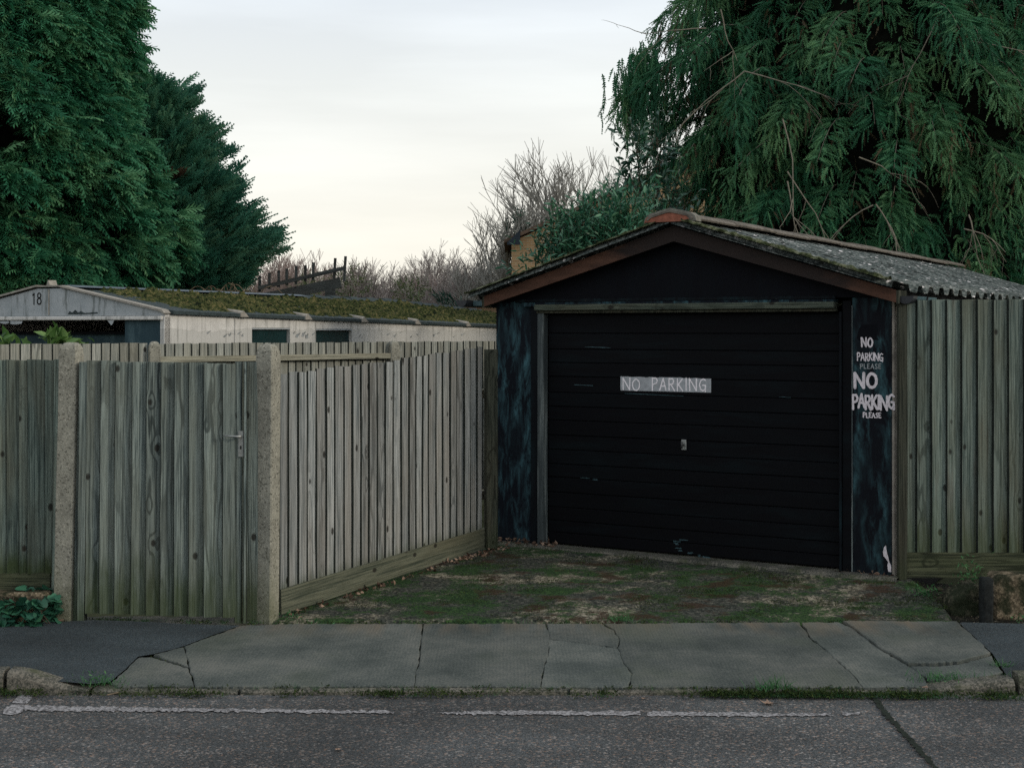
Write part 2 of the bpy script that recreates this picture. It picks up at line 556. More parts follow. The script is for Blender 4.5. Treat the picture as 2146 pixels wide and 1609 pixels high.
M['board_edge'] = plain('shadow_line_board_edge', (0.020, 0.024, 0.021), 0.95, 0.1, 0.5, 9)  # dark colour that stands in for shadow in the board overlaps


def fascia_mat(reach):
    # brown paint, near black at the apex and browner outwards
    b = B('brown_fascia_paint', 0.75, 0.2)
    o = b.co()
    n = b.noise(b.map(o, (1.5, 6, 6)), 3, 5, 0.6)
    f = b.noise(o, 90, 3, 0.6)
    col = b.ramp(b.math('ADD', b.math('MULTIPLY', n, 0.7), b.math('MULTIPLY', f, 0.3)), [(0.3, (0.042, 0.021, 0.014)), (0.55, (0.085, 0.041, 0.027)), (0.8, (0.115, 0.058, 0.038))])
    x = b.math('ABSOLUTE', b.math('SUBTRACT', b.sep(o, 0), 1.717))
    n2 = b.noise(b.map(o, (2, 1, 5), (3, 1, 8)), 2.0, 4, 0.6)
    old = b.rng(b.math('ADD', x, b.math('MULTIPLY', n2, 0.9)), reach, reach + 0.45, 0.90, 0, True)  # mask: full near the apex, fading outwards with a ragged edge
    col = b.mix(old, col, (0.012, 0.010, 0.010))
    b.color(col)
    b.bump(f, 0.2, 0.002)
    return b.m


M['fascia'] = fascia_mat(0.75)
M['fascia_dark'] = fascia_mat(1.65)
M['terracotta'] = plain('red_ridge_end', (0.235, 0.088, 0.058), 0.85, 0.15, 0.3, 30)
M['cap_cement'] = plain('ridge_cement', (0.15, 0.145, 0.125), 0.9, 0.15, 0.4, 25)
M['lintel'] = wood('green_grey_lintel', (0.072, 0.085, 0.066), (0.027, 0.036, 0.029), (0.051, 0.043, 0.025), 0.0, axis='x')
M['silver'] = plain('silver_sign_paint', (0.30, 0.315, 0.335), 0.55, 0.4, 0.28, 22)
M['white_paint'] = plain('white_brush_paint', (0.60, 0.55, 0.58), 0.8, 0.2, 0.36, 55)
M['grey_letter'] = plain('faded_white_paint', (0.26, 0.28, 0.29), 0.8, 0.2, 0.2, 40)
M['metal'] = plain('dull_aluminium', (0.28, 0.29, 0.285), 0.45, 0.5, 0.2, 30, 0.6)
M['steel'] = plain('grey_gate_plate', (0.20, 0.21, 0.205), 0.5, 0.4, 0.25, 40, 0.3)
M['black_hole'] = plain('black_recess', (0.006, 0.006, 0.006), 0.9, 0.0, 0.1)
M['gutter'] = plain('black_gutter_plastic', (0.016, 0.019, 0.024), 0.45, 0.35, 0.3, 20)
M['gutter_blue'] = plain('weathered_gutter_plastic', (0.055, 0.10, 0.115), 0.5, 0.35, 0.4, 18)


def road_paint():
    b = B('worn_white_road_paint', 0.85, 0.2)
    o = b.pos()
    n = b.noise(o, 30, 5, 0.7)
    g = b.sep(b.vor(o, 110, 'Color'), 0)
    col = b.ramp(b.math('ADD', b.math('MULTIPLY', n, 0.6), b.math('MULTIPLY', g, 0.4)), [(0.36, (0.10, 0.095, 0.095)), (0.45, (0.25, 0.24, 0.245)), (0.62, (0.31, 0.30, 0.305))])
    col = b.mix(b.rng(b.noise(o, 48, 4, 0.7), 0.52, 0.58, 0, 0.9), col, (0.07, 0.07, 0.072))
    b.color(col)
    b.bump(b.math('ADD', n, g), 0.4, 0.004)
    return b.m


M['road_paint'] = road_paint()
M['tar'] = plain('dark_tar_seam', (0.016, 0.021, 0.016), 0.9, 0.15, 0.5, 40)


def roof_mat():
    b = B('lichen_corrugated_sheet', 0.92, 0.15)
    o = b.pos()
    n = b.noise(o, 3.0, 6, 0.65)
    f = b.noise(o, 34, 5, 0.7)
    col = b.ramp(b.math('ADD', b.math('MULTIPLY', n, 0.35), b.math('MULTIPLY', f, 0.65)),
                 [(0.38, (0.014, 0.020, 0.020)), (0.47, (0.050, 0.064, 0.062)), (0.56, (0.125, 0.142, 0.135)), (0.66, (0.24, 0.25, 0.24))])
    vd = b.vor(b.vmath('ADD', o, b.vmath('SCALE', b.node('ShaderNodeTexNoise', None, {'Vector': o, 'Scale': 24.0}).outputs[1], 0.05)), 13.0)
    lich = b.rng(vd, 0.18, 0.28, 1, 0)
    keep = b.rng(b.noise(b.map(o, (1, 1, 1), (7, 2, 5)), 2.6, 4), 0.46, 0.56, 0.25, 1)
    col = b.mix(b.math('MULTIPLY', b.math('MULTIPLY', lich, keep), 0.85), col, (0.74, 0.71, 0.71))
    sp = b.rng(b.vor(o, 24.0), 0.14, 0.26, 0.55, 0)
    col = b.mix(b.math('MULTIPLY', sp, b.rng(n, 0.45, 0.6, 0, 1)), col, (0.42, 0.42, 0.40))
    dk = b.rng(b.noise(b.map(o, (1, 1, 1), (4, 9, 2)), 15, 4, 0.6), 0.54, 0.62, 0, 0.9)
    col = b.mix(dk, col, (0.010, 0.013, 0.012))
    b.color(col)
    b.bump(b.math('ADD', f, b.math('MULTIPLY', lich, 0.4)), 0.7, 0.012)
    return b.m


M['roof'] = roof_mat()


def ridge_mat():
    b = B('brown_grey_ridge_tile', 0.9, 0.2)
    o = b.pos()
    n = b.noise(o, 16, 6, 0.7)
    b.color(b.ramp(n, [(0.3, (0.035, 0.033, 0.028)), (0.5, (0.12, 0.105, 0.088)), (0.75, (0.185, 0.165, 0.14))]))
    b.bump(n, 0.4, 0.01)
    return b.m


M['ridge'] = ridge_mat()


def moss_mat(name, a, c, d):
    b = B(name, 0.95, 0.1)
    o = b.pos()
    n = b.noise(o, 9, 5, 0.7)
    f = b.noise(o, 26, 4, 0.7)
    b.color(b.ramp(b.math('ADD', b.math('MULTIPLY', n, 0.45), b.math('MULTIPLY', f, 0.55)), [(0.41, a), (0.5, c), (0.58, d)]))
    b.bump(f, 1.0, 0.03)
    return b.m


M['moss'] = moss_mat('roof_moss', (0.005, 0.009, 0.005), (0.046, 0.060, 0.018), (0.140, 0.118, 0.050))
M['moss_dark'] = moss_mat('verge_moss', (0.014, 0.018, 0.010), (0.050, 0.062, 0.026), (0.15, 0.155, 0.105))
M['slate_edge'] = plain('dark_sheet_edge', (0.035, 0.048, 0.05), 0.85, 0.2, 0.45, 18)
M['sheet_grey'] = plain('blue_grey_sheet', (0.10, 0.125, 0.145), 0.8, 0.2, 0.35, 9)
M['edge_light'] = plain('bare_sheet_corner', (0.27, 0.25, 0.22), 0.9, 0.2, 0.3, 20)


def pale_wall(name, a, c, d, peel=(0.24, 0.235, 0.215)):
    b = B(name, 0.88, 0.2)
    o = b.co()
    n = b.noise(o, 3.2, 6, 0.65)
    f = b.noise(o, 55, 3, 0.6)
    col = b.ramp(b.math('ADD', b.math('MULTIPLY', n, 0.7), b.math('MULTIPLY', f, 0.3)), [(0.3, a), (0.52, c), (0.72, d)])
    # peeled paint below a ragged line
    z = b.sep(o, 2)
    edge = b.math('ADD', z, b.math('MULTIPLY', b.noise(b.map(o, (1.3, 1.3, 0.3)), 3.0, 4), 0.16))
    pl = b.rng(edge, 1.885, 1.895, 1, 0)
    col = b.mix(b.math('MULTIPLY', pl, 0.75), col, peel)
    st = b.rng(b.noise(b.map(o, (20, 20, 1.2)), 1.0, 4), 0.54, 0.70, 0, 0.6)
    col = b.mix(st, col, (0.12, 0.125, 0.11))
    crk = b.rng(b.vor(b.map(o, (1, 1, 0.6)), 6.5, 'Distance', 'DISTANCE_TO_EDGE'), 0.0, 0.010, 1, 0)
    col = b.mix(b.math('MULTIPLY', crk, b.rng(n, 0.54, 0.6, 0, 0.6)), col, (0.10, 0.095, 0.08))
    b.color(col)
    b.bump(b.math('SUBTRACT', f, b.math('MULTIPLY', pl, 0.8)), 0.4, 0.006)
    return b.m


M['wall_white'] = pale_wall('peeling_cream_paint', (0.41, 0.40, 0.385), (0.57, 0.555, 0.53), (0.68, 0.665, 0.64), (0.43, 0.425, 0.405))


def gable_white():
    b = B('chalky_grey_paint', 0.88, 0.2)
    o = b.co()
    n = b.noise(o, 3.5, 6, 0.65)
    f = b.noise(o, 40, 3, 0.6)
    col = b.ramp(b.math('ADD', b.math('MULTIPLY', n, 0.7), b.math('MULTIPLY', f, 0.3)), [(0.3, (0.22, 0.25, 0.265)), (0.52, (0.335, 0.36, 0.375)), (0.72, (0.41, 0.43, 0.44))])
    st = b.rng(b.noise(b.map(o, (13, 13, 1.6)), 1.0, 5, 0.7), 0.53, 0.66, 0, 0.85)
    col = b.mix(st, col, (0.11, 0.125, 0.12))
    sp = b.rng(b.noise(b.map(o, (1, 1, 1), (5, 5, 5)), 14, 4, 0.6), 0.66, 0.70, 0, 0.8)
    col = b.mix(sp, col, (0.10, 0.11, 0.10))
    b.color(col)
    b.bump(f, 0.3, 0.004)
    return b.m


M['gable_white'] = gable_white()
M['glass'] = plain('dark_teal_glass', (0.006, 0.024, 0.026), 0.32, 0.25, 0.35, 5)


def leaf_mat(name, a, c, d, rough=0.6, trans=0.26, spec=0.25):
    b = B(name, rough, spec)
    t = b.node('ShaderNodeAttribute', {'attribute_name': 'tint'}).outputs['Fac']
    n = b.noise(b.pos(), 0.9, 3)
    v = b.math('ADD', b.math('MULTIPLY', t, 0.7), b.math('MULTIPLY', n, 0.3))
    col = b.ramp(v, [(0.12, a), (0.45, c), (0.80, d)])
    b.color(col)
    tr = b.node('ShaderNodeBsdfTranslucent', None, {'Color': col})
    mixs = b.node('ShaderNodeMixShader', None, {0: trans})
    out = b.t.nodes['Material Output']
    b.t.links.new(b.p.outputs[0], mixs.inputs[1])
    b.t.links.new(tr.outputs[0], mixs.inputs[2])
    b.t.links.new(mixs.outputs[0], out.inputs[0])
    return b.m


M['cypress_leaf'] = leaf_mat('cypress_foliage', (0.010, 0.062, 0.032), (0.030, 0.158, 0.080), (0.115, 0.265, 0.125))
M['blue_leaf'] = leaf_mat('blue_cypress_foliage', (0.022, 0.100, 0.066), (0.058, 0.205, 0.132), (0.145, 0.290, 0.165))
M['brown_leaf'] = leaf_mat('dead_cypress_foliage', (0.045, 0.03, 0.02), (0.10, 0.06, 0.04), (0.14, 0.09, 0.055))
M['weep_leaf'] = leaf_mat('weeping_foliage', (0.010, 0.052, 0.028), (0.028, 0.135, 0.064), (0.115, 0.235, 0.100))
M['cone_leaf'] = leaf_mat('brown_seed_cones', (0.04, 0.034, 0.018), (0.075, 0.056, 0.030), (0.11, 0.085, 0.045))
M['laurel_leaf'] = leaf_mat('laurel_leaves', (0.012, 0.058, 0.038), (0.028, 0.118, 0.068), (0.085, 0.200, 0.110), 0.42, 0.15, 0.4)
M['dark_laurel'] = leaf_mat('dark_laurel_leaves', (0.006, 0.028, 0.020), (0.014, 0.055, 0.036), (0.034, 0.090, 0.052), 0.42, 0.08, 0.4)
M['ivy_leaf'] = leaf_mat('ivy_leaves', (0.010, 0.048, 0.032), (0.022, 0.095, 0.058), (0.045, 0.150, 0.085), 0.5, 0.1, 0.3)
M['weed_leaf'] = leaf_mat('weed_leaves', (0.014, 0.056, 0.020), (0.034, 0.125, 0.042), (0.085, 0.20, 0.075), 0.6, 0.2)
M['moss_tuft'] = leaf_mat('kerb_moss', (0.010, 0.016, 0.007), (0.026, 0.042, 0.013), (0.05, 0.075, 0.022), 0.9, 0.1, 0.1)
M['shrub_leaf'] = leaf_mat('shrub_leaves', (0.035, 0.055, 0.025), (0.075, 0.105, 0.045), (0.14, 0.16, 0.075), 0.6, 0.2)
M['plant_leaf'] = leaf_mat('green_plant_leaves', (0.03, 0.075, 0.02), (0.075, 0.16, 0.04), (0.17, 0.28, 0.09), 0.5, 0.25)
M['dry_leaf'] = leaf_mat('dry_leaves', (0.032, 0.019, 0.013), (0.085, 0.050, 0.034), (0.30, 0.205, 0.150), 0.8, 0.1, 0.2)
M['bark'] = plain('brown_bark', (0.045, 0.036, 0.028), 0.95, 0.1, 0.5, 20)
M['inner'] = plain('shade_black_inner_twigs', (0.006, 0.007, 0.0055), 1.0, 0.0, 0.4, 9)  # near-black core: shade between the sprays put into the colour
M['pale_branch'] = plain('pale_bare_branch', (0.17, 0.155, 0.125), 0.9, 0.15, 0.35, 20)
M['twig'] = plain('grey_brown_twigs', (0.25, 0.22, 0.205), 0.95, 0.1, 0.3, 2)
M['twig_red'] = plain('reddish_twigs', (0.26, 0.205, 0.185), 0.95, 0.1, 0.3, 2)
M['twig_grey'] = plain('grey_twigs', (0.23, 0.225, 0.205), 0.95, 0.1, 0.3, 2)
M['bramble'] = plain('dead_bramble_stems', (0.16, 0.125, 0.085), 0.95, 0.1, 0.3, 6)


def brick_mat():
    b = B('yellow_stock_brick', 0.9, 0.15)
    o = b.co()
    v = b.map(o, (1, 1, 1), (0, 0, 0), (R(90), 0, 0))
    br = b.node('ShaderNodeTexBrick', None, {'Vector': v, 'Scale': 1.0, 'Brick Width': 0.225, 'Row Height': 0.075, 'Mortar Size': 0.008,
                                             'Color1': (0.30, 0.20, 0.105, 1), 'Color2': (0.24, 0.155, 0.085, 1), 'Mortar': (0.28, 0.235, 0.17, 1)})
    b.color(b.mix(b.rng(b.noise(o, 1.2, 5), 0.4, 0.7, 0, 0.35), br.outputs[0], (0.19, 0.14, 0.085)))
    return b.m


M['brick'] = brick_mat()
M['tile'] = plain('mossy_brown_tiles', (0.085, 0.06, 0.045), 0.9, 0.15, 0.5, 5)
M['slate_paint'] = plain('dark_blue_soffit', (0.014, 0.022, 0.032), 0.7, 0.2, 0.2, 6)
M['shed_wood'] = plain('orange_brown_shed_boards', (0.26, 0.17, 0.105), 0.9, 0.15, 0.35, 7)

# ================================================================== GROUND
Z_ROAD, Y_K = -0.19, 7.62                     # road level, kerb line


def zpav(Y):
    return -0.15 + 0.05 * (Y - Y_K) / 1.48


def pav(px, py):
    a, bb = -0.15 - 0.05 * Y_K / 1.48, 0.05 / 1.48
    Y = FOC * (EYE - a) / ((py - HY) + FOC * bb)
    return Vector(((px - CX) * Y / FOC, Y, zpav(Y)))


def gnd(px, py, z):
    Y = FOC * (EYE - z) / (py - HY)
    return Vector(((px - CX) * Y / FOC, Y, z))


tag(obj('ground', [(-250, -60, -0.27), (250, -60, -0.27), (250, 500, -0.27), (-250, 500, -0.27)], [(0, 1, 2, 3)], M['ground']), kind='structure')


def grid(x0, x1, y0, y1, nx, ny, zf):
    V = [(x0 + (x1 - x0) * i / nx, y0 + (y1 - y0) * j / ny) for j in range(ny + 1) for i in range(nx + 1)]
    V = [(x, y, zf(x, y)) for x, y in V]
    F = [(j * (nx + 1) + i, j * (nx + 1) + i + 1, (j + 1) * (nx + 1) + i + 1, (j + 1) * (nx + 1) + i) for j in range(ny) for i in range(nx)]
    return V, F


road = tag(obj('road', *grid(-30, 30, -4, Y_K - 0.005, 120, 60, lambda x, y: Z_ROAD - 0.012 * max(0, (Y_K - y) / 11) + 0.004 * nz3(x, y, 0, 1.3)), M['road'], smooth=True), kind='structure')


def road_z(x, y):
    return Z_ROAD - 0.012 * max(0, (Y_K - y) / 11) + 0.004 * nz3(x, y, 0, 1.3)


def on_road(px, py, lift=0.004):
    p = gnd(px, py, Z_ROAD)
    p.z = road_z(p.x, p.y) + lift
    return p


def strip_mesh(top, bot, step, rag, lift=0.005):
    """ragged painted strip between two pixel polylines of equal length"""
    V, F = [], []
    def samp(poly, t):
        s = t * (len(poly) - 1)
        i = min(int(s), len(poly) - 2)
        f = s - i
        return (poly[i][0] * (1 - f) + poly[i + 1][0] * f, poly[i][1] * (1 - f) + poly[i + 1][1] * f)
    L = abs(top[-1][0] - top[0][0]) + abs(top[-1][1] - top[0][1])
    n = max(3, int(L / step))
    for i in range(n + 1):
        a = samp(top, i / n); c = samp(bot, i / n)
        V.append(on_road(a[0] + random.uniform(-rag, rag), a[1] + random.uniform(-rag, rag), lift))
        V.append(on_road(c[0] + random.uniform(-rag, rag), c[1] + random.uniform(-rag, rag), lift))
    for i in range(n):
        F.append((2 * i + 1, 2 * i + 3, 2 * i + 2, 2 * i))
    return V, F


mk = MB()
mk.add(*strip_mesh([(52, 1479), (400, 1485), (828, 1490)], [(50, 1490), (400, 1492), (826, 1496)], 6, 2.2))
mk.add(*strip_mesh([(922, 1493), (1000, 1491), (1120, 1490), (1343, 1491)], [(924, 1496), (1000, 1498), (1120, 1499), (1341, 1500)], 7, 1.8))
mk.add(*strip_mesh([(1356, 1491), (1560, 1494), (1740, 1496)], [(1356, 1501), (1560, 1502), (1740, 1501)], 7, 1.8))
mk.add(*strip_mesh([(1765, 1494), (1802, 1494)], [(1766, 1500), (1800, 1498)], 6, 1.5))
mk.add([on_road(x, y, 0.005) for x, y in ((24, 1477), (52, 1477), (48, 1492), (36, 1497), (22, 1499), (6, 1497), (8, 1486))], [tuple(range(6, -1, -1))])
mk.add([on_road(x, y, 0.005) for x, y in ((40, 1457), (68, 1458), (66, 1466), (56, 1475), (24, 1474))], [tuple(range(4, -1, -1))])
tag(mk.build('road_marking', M['road_paint']), kind='structure')
tag(obj('tar_seam', *strip_mesh([(1826, 1462), (1850, 1497), (1895, 1545), (1945, 1600), (1985, 1650)], [(1837, 1462), (1862, 1497), (1907, 1545), (1956, 1600), (1996, 1650)], 4, 3.2, 0.008), M['tar']), kind='structure')

# ---- pavement bed and its slabs
pv = []
bedV = [(-30, Y_K + 0.02, -0.185), (30, Y_K + 0.02, -0.185), (30, 9.30, -0.14), (-30, 9.30, -0.14)]
pavement = tag(obj('pavement', bedV, [(0, 1, 2, 3)], M['soil']), kind='structure')


def ragged(poly, step=7, amp=2.6, shrink=0.5):
    cx = sum(p[0] for p in poly) / len(poly)
    cy = sum(p[1] for p in poly) / len(poly)
    out = []
    n = len(poly)
    for i in range(n):
        a, c = poly[i], poly[(i + 1) % n]
        k = max(1, int(math.hypot(c[0] - a[0], c[1] - a[1]) / step))
        for j in range(k):
            t = j / k
            x, y = a[0] + (c[0] - a[0]) * t, a[1] + (c[1] - a[1]) * t
            if j:
                x += random.uniform(-amp, amp); y += random.uniform(-amp, amp) * 0.35
            d = math.hypot(cx - x, cy - y)
            x += (cx - x) / d * shrink; y += (cy - y) / d * shrink * 0.5
            out.append((x, y))
    return out


def slab(poly, name='concrete_slab', mat=None, lift=0.0, shrink=0.45, zf=None):
    q = ragged(poly, shrink=shrink)
    V = []
    for x, y in q:
        p = pav(x, y)
        if zf: p.z = zf(p.x, p.y)
        V.append(Vector((p.x, p.y, p.z + lift)))
    n = len(V)
    # top, a worn arris and the sides
    cen = sum(V, Vector()) / n
    T = [v + (cen - v).normalized() * 0.006 for v in V]
    A = [Vector((v.x, v.y, v.z - 0.005)) for v in V]
    Bm = [Vector((v.x, v.y, v.z - 0.05)) for v in V]
    F = [tuple(range(n))]
    for k in range(2):
        F += [(k * n + i, k * n + n + i, k * n + n + (i + 1) % n, k * n + (i + 1) % n) for i in range(n)]
    a = sum((T[i].x * T[(i + 1) % n].y - T[(i + 1) % n].x * T[i].y) for i in range(n))
    if a < 0:
        F = [tuple(reversed(f)) for f in F]
    return obj(name, T + A + Bm, F, mat or M['slab'], pavement)


CA = [(885, 1306), (882, 1340), (880, 1365), (874, 1400), (868, 1436)]
CB = [(1143, 1306), (1152, 1330), (1150, 1365), (1140, 1400), (1134, 1438)]
CCk = [(1262, 1306), (1288, 1320), (1298, 1340), (1294, 1356), (1308, 1390), (1325, 1410), (1318, 1438)]
CD = [(1676, 1303), (1700, 1338), (1722, 1354), (1780, 1405), (1808, 1438)]
CE = [(1761, 1303), (1790, 1318), (1812, 1335), (1845, 1360), (1900, 1392), (1925, 1408), (1938, 1420)]
slab([(232, 1430), (290, 1377), (318, 1376), (395, 1399), (407, 1436), (245, 1437)])
slab([(322, 1370), (385, 1355), (393, 1378), (396, 1397)])
slab([(386, 1353), (440, 1333), (505, 1310), (620, 1306)] + CA + [(640, 1437), (409, 1437), (398, 1399)])
slab([(1140, 1306), (888, 1306)][::-1] + CB + [(1000, 1437)] + CA[::-1][:-1])
slab([(1146, 1306), (1258, 1306)] + CCk[1:4] + [(1220, 1346), (1151, 1338)], shrink=0.3)
slab([(1151, 1339), (1220, 1347), (1295, 1358)] + CCk[4:] + [(1230, 1438)] + CB[::-1][:3], shrink=0.3)
slab([(1266, 1306), (1480, 1304)] + CD + [(1560, 1438)] + CCk[::-1][:-1])
slab([(1680, 1303), (1757, 1303)] + CE[1:] + [(1946, 1438), (1880, 1438)] + CD[::-1][:-1])
slab([(1766, 1303), (2006, 1304), (2030, 1325), (2076, 1369), (2012, 1387), (1960, 1391), (1903, 1391)] + CE[::-1][3:-1], lift=0.010)
slab([(1908, 1395), (1960, 1396), (2014, 1391), (2079, 1373), (2102, 1406), (2040, 1425), (1950, 1424)])


# sloping tarmac either side of the crossing
def z_left(x, y):
    t = min(1, max(0, (-2.15 - x) / 1.3))
    fr = min(1, max(0, (8.5 - y) / 0.85))
    return zpav(y) - 0.004 + min(1, t * 5) * 0.008 + t * fr * 0.080


left_poly = [(-900, 1302), (60, 1306), (200, 1300), (503, 1309), (442, 1330), (384, 1352), (352, 1361), (319, 1369), (289, 1375), (264, 1401), (230, 1430), (190, 1437), (140, 1437), (60, 1437), (-300, 1437), (-900, 1437)]


def fill_patch(name, poly, mat, zf):
    """a tarmac sheet cut into a fine grid so it can follow the slope"""
    import bmesh
    bm = bmesh.new()
    vs = [bm.verts.new((p.x, p.y, 0)) for p in (pav(x, y) for x, y in poly)]
    bm.faces.new(vs)
    bmesh.ops.triangulate(bm, faces=bm.faces[:])
    for k in range(5):
        es = [e for e in bm.edges if e.calc_length() > 0.22]
        if not es: break
        bmesh.ops.subdivide_edges(bm, edges=es, cuts=1, use_grid_fill=True)
    bmesh.ops.triangulate(bm, faces=bm.faces[:])
    bmesh.ops.recalc_face_normals(bm, faces=bm.faces[:])
    for v in bm.verts:
        v.co.z = zf(v.co.x, v.co.y)
    V = [v.co.copy() for v in bm.verts]
    bm.verts.index_update()
    F = [tuple(v.index for v in f.verts) for f in bm.faces]
    # make sure it faces up
    F2 = []
    for f in F:
        nrm = (V[f[1]] - V[f[0]]).cross(V[f[2]] - V[f[0]])
        F2.append(f if nrm.z > 0 else tuple(reversed(f)))
    bm.free()
    return obj(name, V, F2, mat, pavement, smooth=True)


fill_patch('tarmac_sheet', left_poly, M['asphalt'], z_left)
fill_patch('tarmac_sheet', [(2016, 1302), (2200, 1306), (2900, 1306), (2900, 1440), (2130, 1436), (2106, 1408), (2080, 1368), (2034, 1325), (2011, 1304)], M['asphalt'],
           lambda x, y: zpav(y) - 0.004 + min(1, max(0, (x - 2.80) / 0.9)) * min(1, max(0, (8.5 - y) / 0.85)) * 0.07)

# ---- kerb stones
kerb = tag(obj('kerb', [(-30, Y_K - 0.01, -0.26), (30, Y_K - 0.01, -0.26), (30, Y_K + 0.12, -0.26), (-30, Y_K + 0.12, -0.26)], [(0, 1, 2, 3)], M['soil']), kind='structure')


def kerb_stone(px0, px1, za, zb):
    x0, x1 = (px0 - CX) * Y_K / FOC + 0.004, (px1 - CX) * Y_K / FOC - 0.004
    n = 10
    V, F = [], []
    for i in range(n + 1):
        t = i / n
        x = x0 + (x1 - x0) * t
        s = t * t * (3 - 2 * t)
        zt = za + (zb - za) * s + 0.003 * nz3(x, 3, 0, 9)
        dy = 0.004 * nz3(x, 9, 1, 7)
        h = max(0.012, min(0.03, (zt - Z_ROAD) * 0.4))
        V += [(x, Y_K - 0.012 + dy, -0.25), (x, Y_K - 0.008 + dy, zt - h), (x, Y_K + 0.004 + dy, zt - h * 0.3),
              (x, Y_K + 0.022 + dy, zt), (x, Y_K + 0.105, zt + 0.003), (x, Y_K + 0.11, -0.25)]
    for i in range(n):
        for k in range(5):
            a = i * 6 + k
            F.append((a, a + 6, a + 7, a + 1))
    F += [(0, 1, 2, 3, 4, 5), tuple(n * 6 + k for k in (5, 4, 3, 2, 1, 0))]
    return obj('kerb_stone', V, F, M['kerb'], kerb, smooth=False)


ks = [(-1400, -1060), (-1055, -715), (-710, -345), (-340, 8)]
for a, c in ks:
    kerb_stone(a, c, -0.062, -0.062)
kerb_stone(14, 188, -0.062, -0.158)
for a, c in ((192, 500), (503, 842), (845, 1190), (1193, 1262), (1266, 1600), (1603, 1906)):
    kerb_stone(a, c, -0.161 + random.uniform(-0.006, 0.003), -0.161 + random.uniform(-0.006, 0.003))
kerb_stone(1910, 2128, -0.160, -0.110)
for a, c in ((2134, 2474), (2480, 2820), (2825, 3160)):
    kerb_stone(a, c, -0.085, -0.085)

# ---- driveway
GO = Vector((-0.136, 11.97, 0.0))              # left front corner of the black garage
GA = math.atan2(-0.502, 0.865)
U = Vector((math.cos(GA), math.sin(GA), 0)); VV = Vector((-math.sin(GA), math.cos(GA), 0))
GW, GL = 3.434, 9.4


def drive_pt(s, t):
    """s 0..1 left to right, t 0..1 from the pavement to the garage"""
    b0, b1 = Vector((-1.72, 9.10, -0.105)), Vector((2.93, 9.10, -0.105))
    t0, t1 = GO - U * 0.12 + Vector((0, 0, -0.012)), GO + U * (GW + 0.15) + Vector((0, 0, -0.012))
    p = (b0.lerp(b1, s)).lerp(t0.lerp(t1, s), t)
    bend = 0.10 * math.sin(math.pi * t) * s * s
    p.x += bend * 0.6
    return p


V, F = [], []
NS, NT_ = 90, 60
for j in range(NT_ + 1):
    for i in range(NS + 1):
        p = drive_pt(i / NS, j / NT_ * 1.04)
        p.z += 0.012 * nz3(p.x, p.y, 0, 1.7) + 0.006 * nz3(p.x, p.y, 4, 9) - (0.06 if i == NS else 0) - (0.05 if j == 0 else 0)
        V.append(p)
for j in range(NT_):
    for i in range(NS):
        a = j * (NS + 1) + i
        F.append((a, a + 1, a + NS + 2, a + NS + 1))
tag(obj('driveway', V, F, M['drive'], smooth=True), kind='structure')


def drive_from_px(px, py):
    z = -0.06
    for _ in range(6):
        p = gnd(px, py, z)
        # solve t roughly from distance between the two edges
        best = None
        for t in np.linspace(0, 1, 41):
            for s in (0.0, 1.0):
                pass
        a = drive_pt(0, 0); 
        fr = (p.y - 9.10) / max(0.2, ((GO + U * ((p.x - GO.x) / U.x)).y - 9.10))
        z = -0.105 + 0.093 * min(1, max(0, fr))
    p.z = z
    return p


# pale concrete strip under the garage door
V, F = [], []
for i in range(61):
    x_ = -0.05 + (GW + 0.1) * i / 60
    for k, (yy, zz_) in enumerate(((-0.15 + 0.02 * nz3(x_, 0, 0, 5), -0.03), (-0.13 + 0.02 * nz3(x_, 0, 0, 5), 0.006), (0.09, 0.004))):
        q = GO + U * x_ + VV * yy
        V.append((q.x, q.y, zz_ - 0.006))
for i in range(60):
    for k in range(2):
        a = i * 3 + k
        F.append((a, a + 3, a + 4, a + 1))
tag(obj('threshold', V, F, M['kerb']), kind='structure')

# soil verge right of the driveway
V, F = grid(2.86, 11.0, 9.16, 10.30, 110, 20, lambda x, y: -0.135 + 0.05 * max(0, (y - 9.2)) + 0.02 * nz3(x, y, 2, 5) + 0.012 * nz3(x, y, 7, 15) - (0.05 if x < 2.9 else 0))
tag(obj('soil', V, F, M['soil'], smooth=True), kind='structure')
V, F = grid(-6.0, -3.16, 9.14, 9.42, 40, 8, lambda x, y: -0.105 + 0.02 * nz3(x, y, 2, 5))
tag(obj('soil', V, F, M['soil'], smooth=True), kind='structure')
V, F = grid(-3.2, -1.60, 9.06, 9.40, 40, 8, lambda x, y: -0.128 + 0.012 * nz3(x, y, 2, 7))
tag(obj('threshold', V, F, M['kerb'], smooth=True), kind='structure')

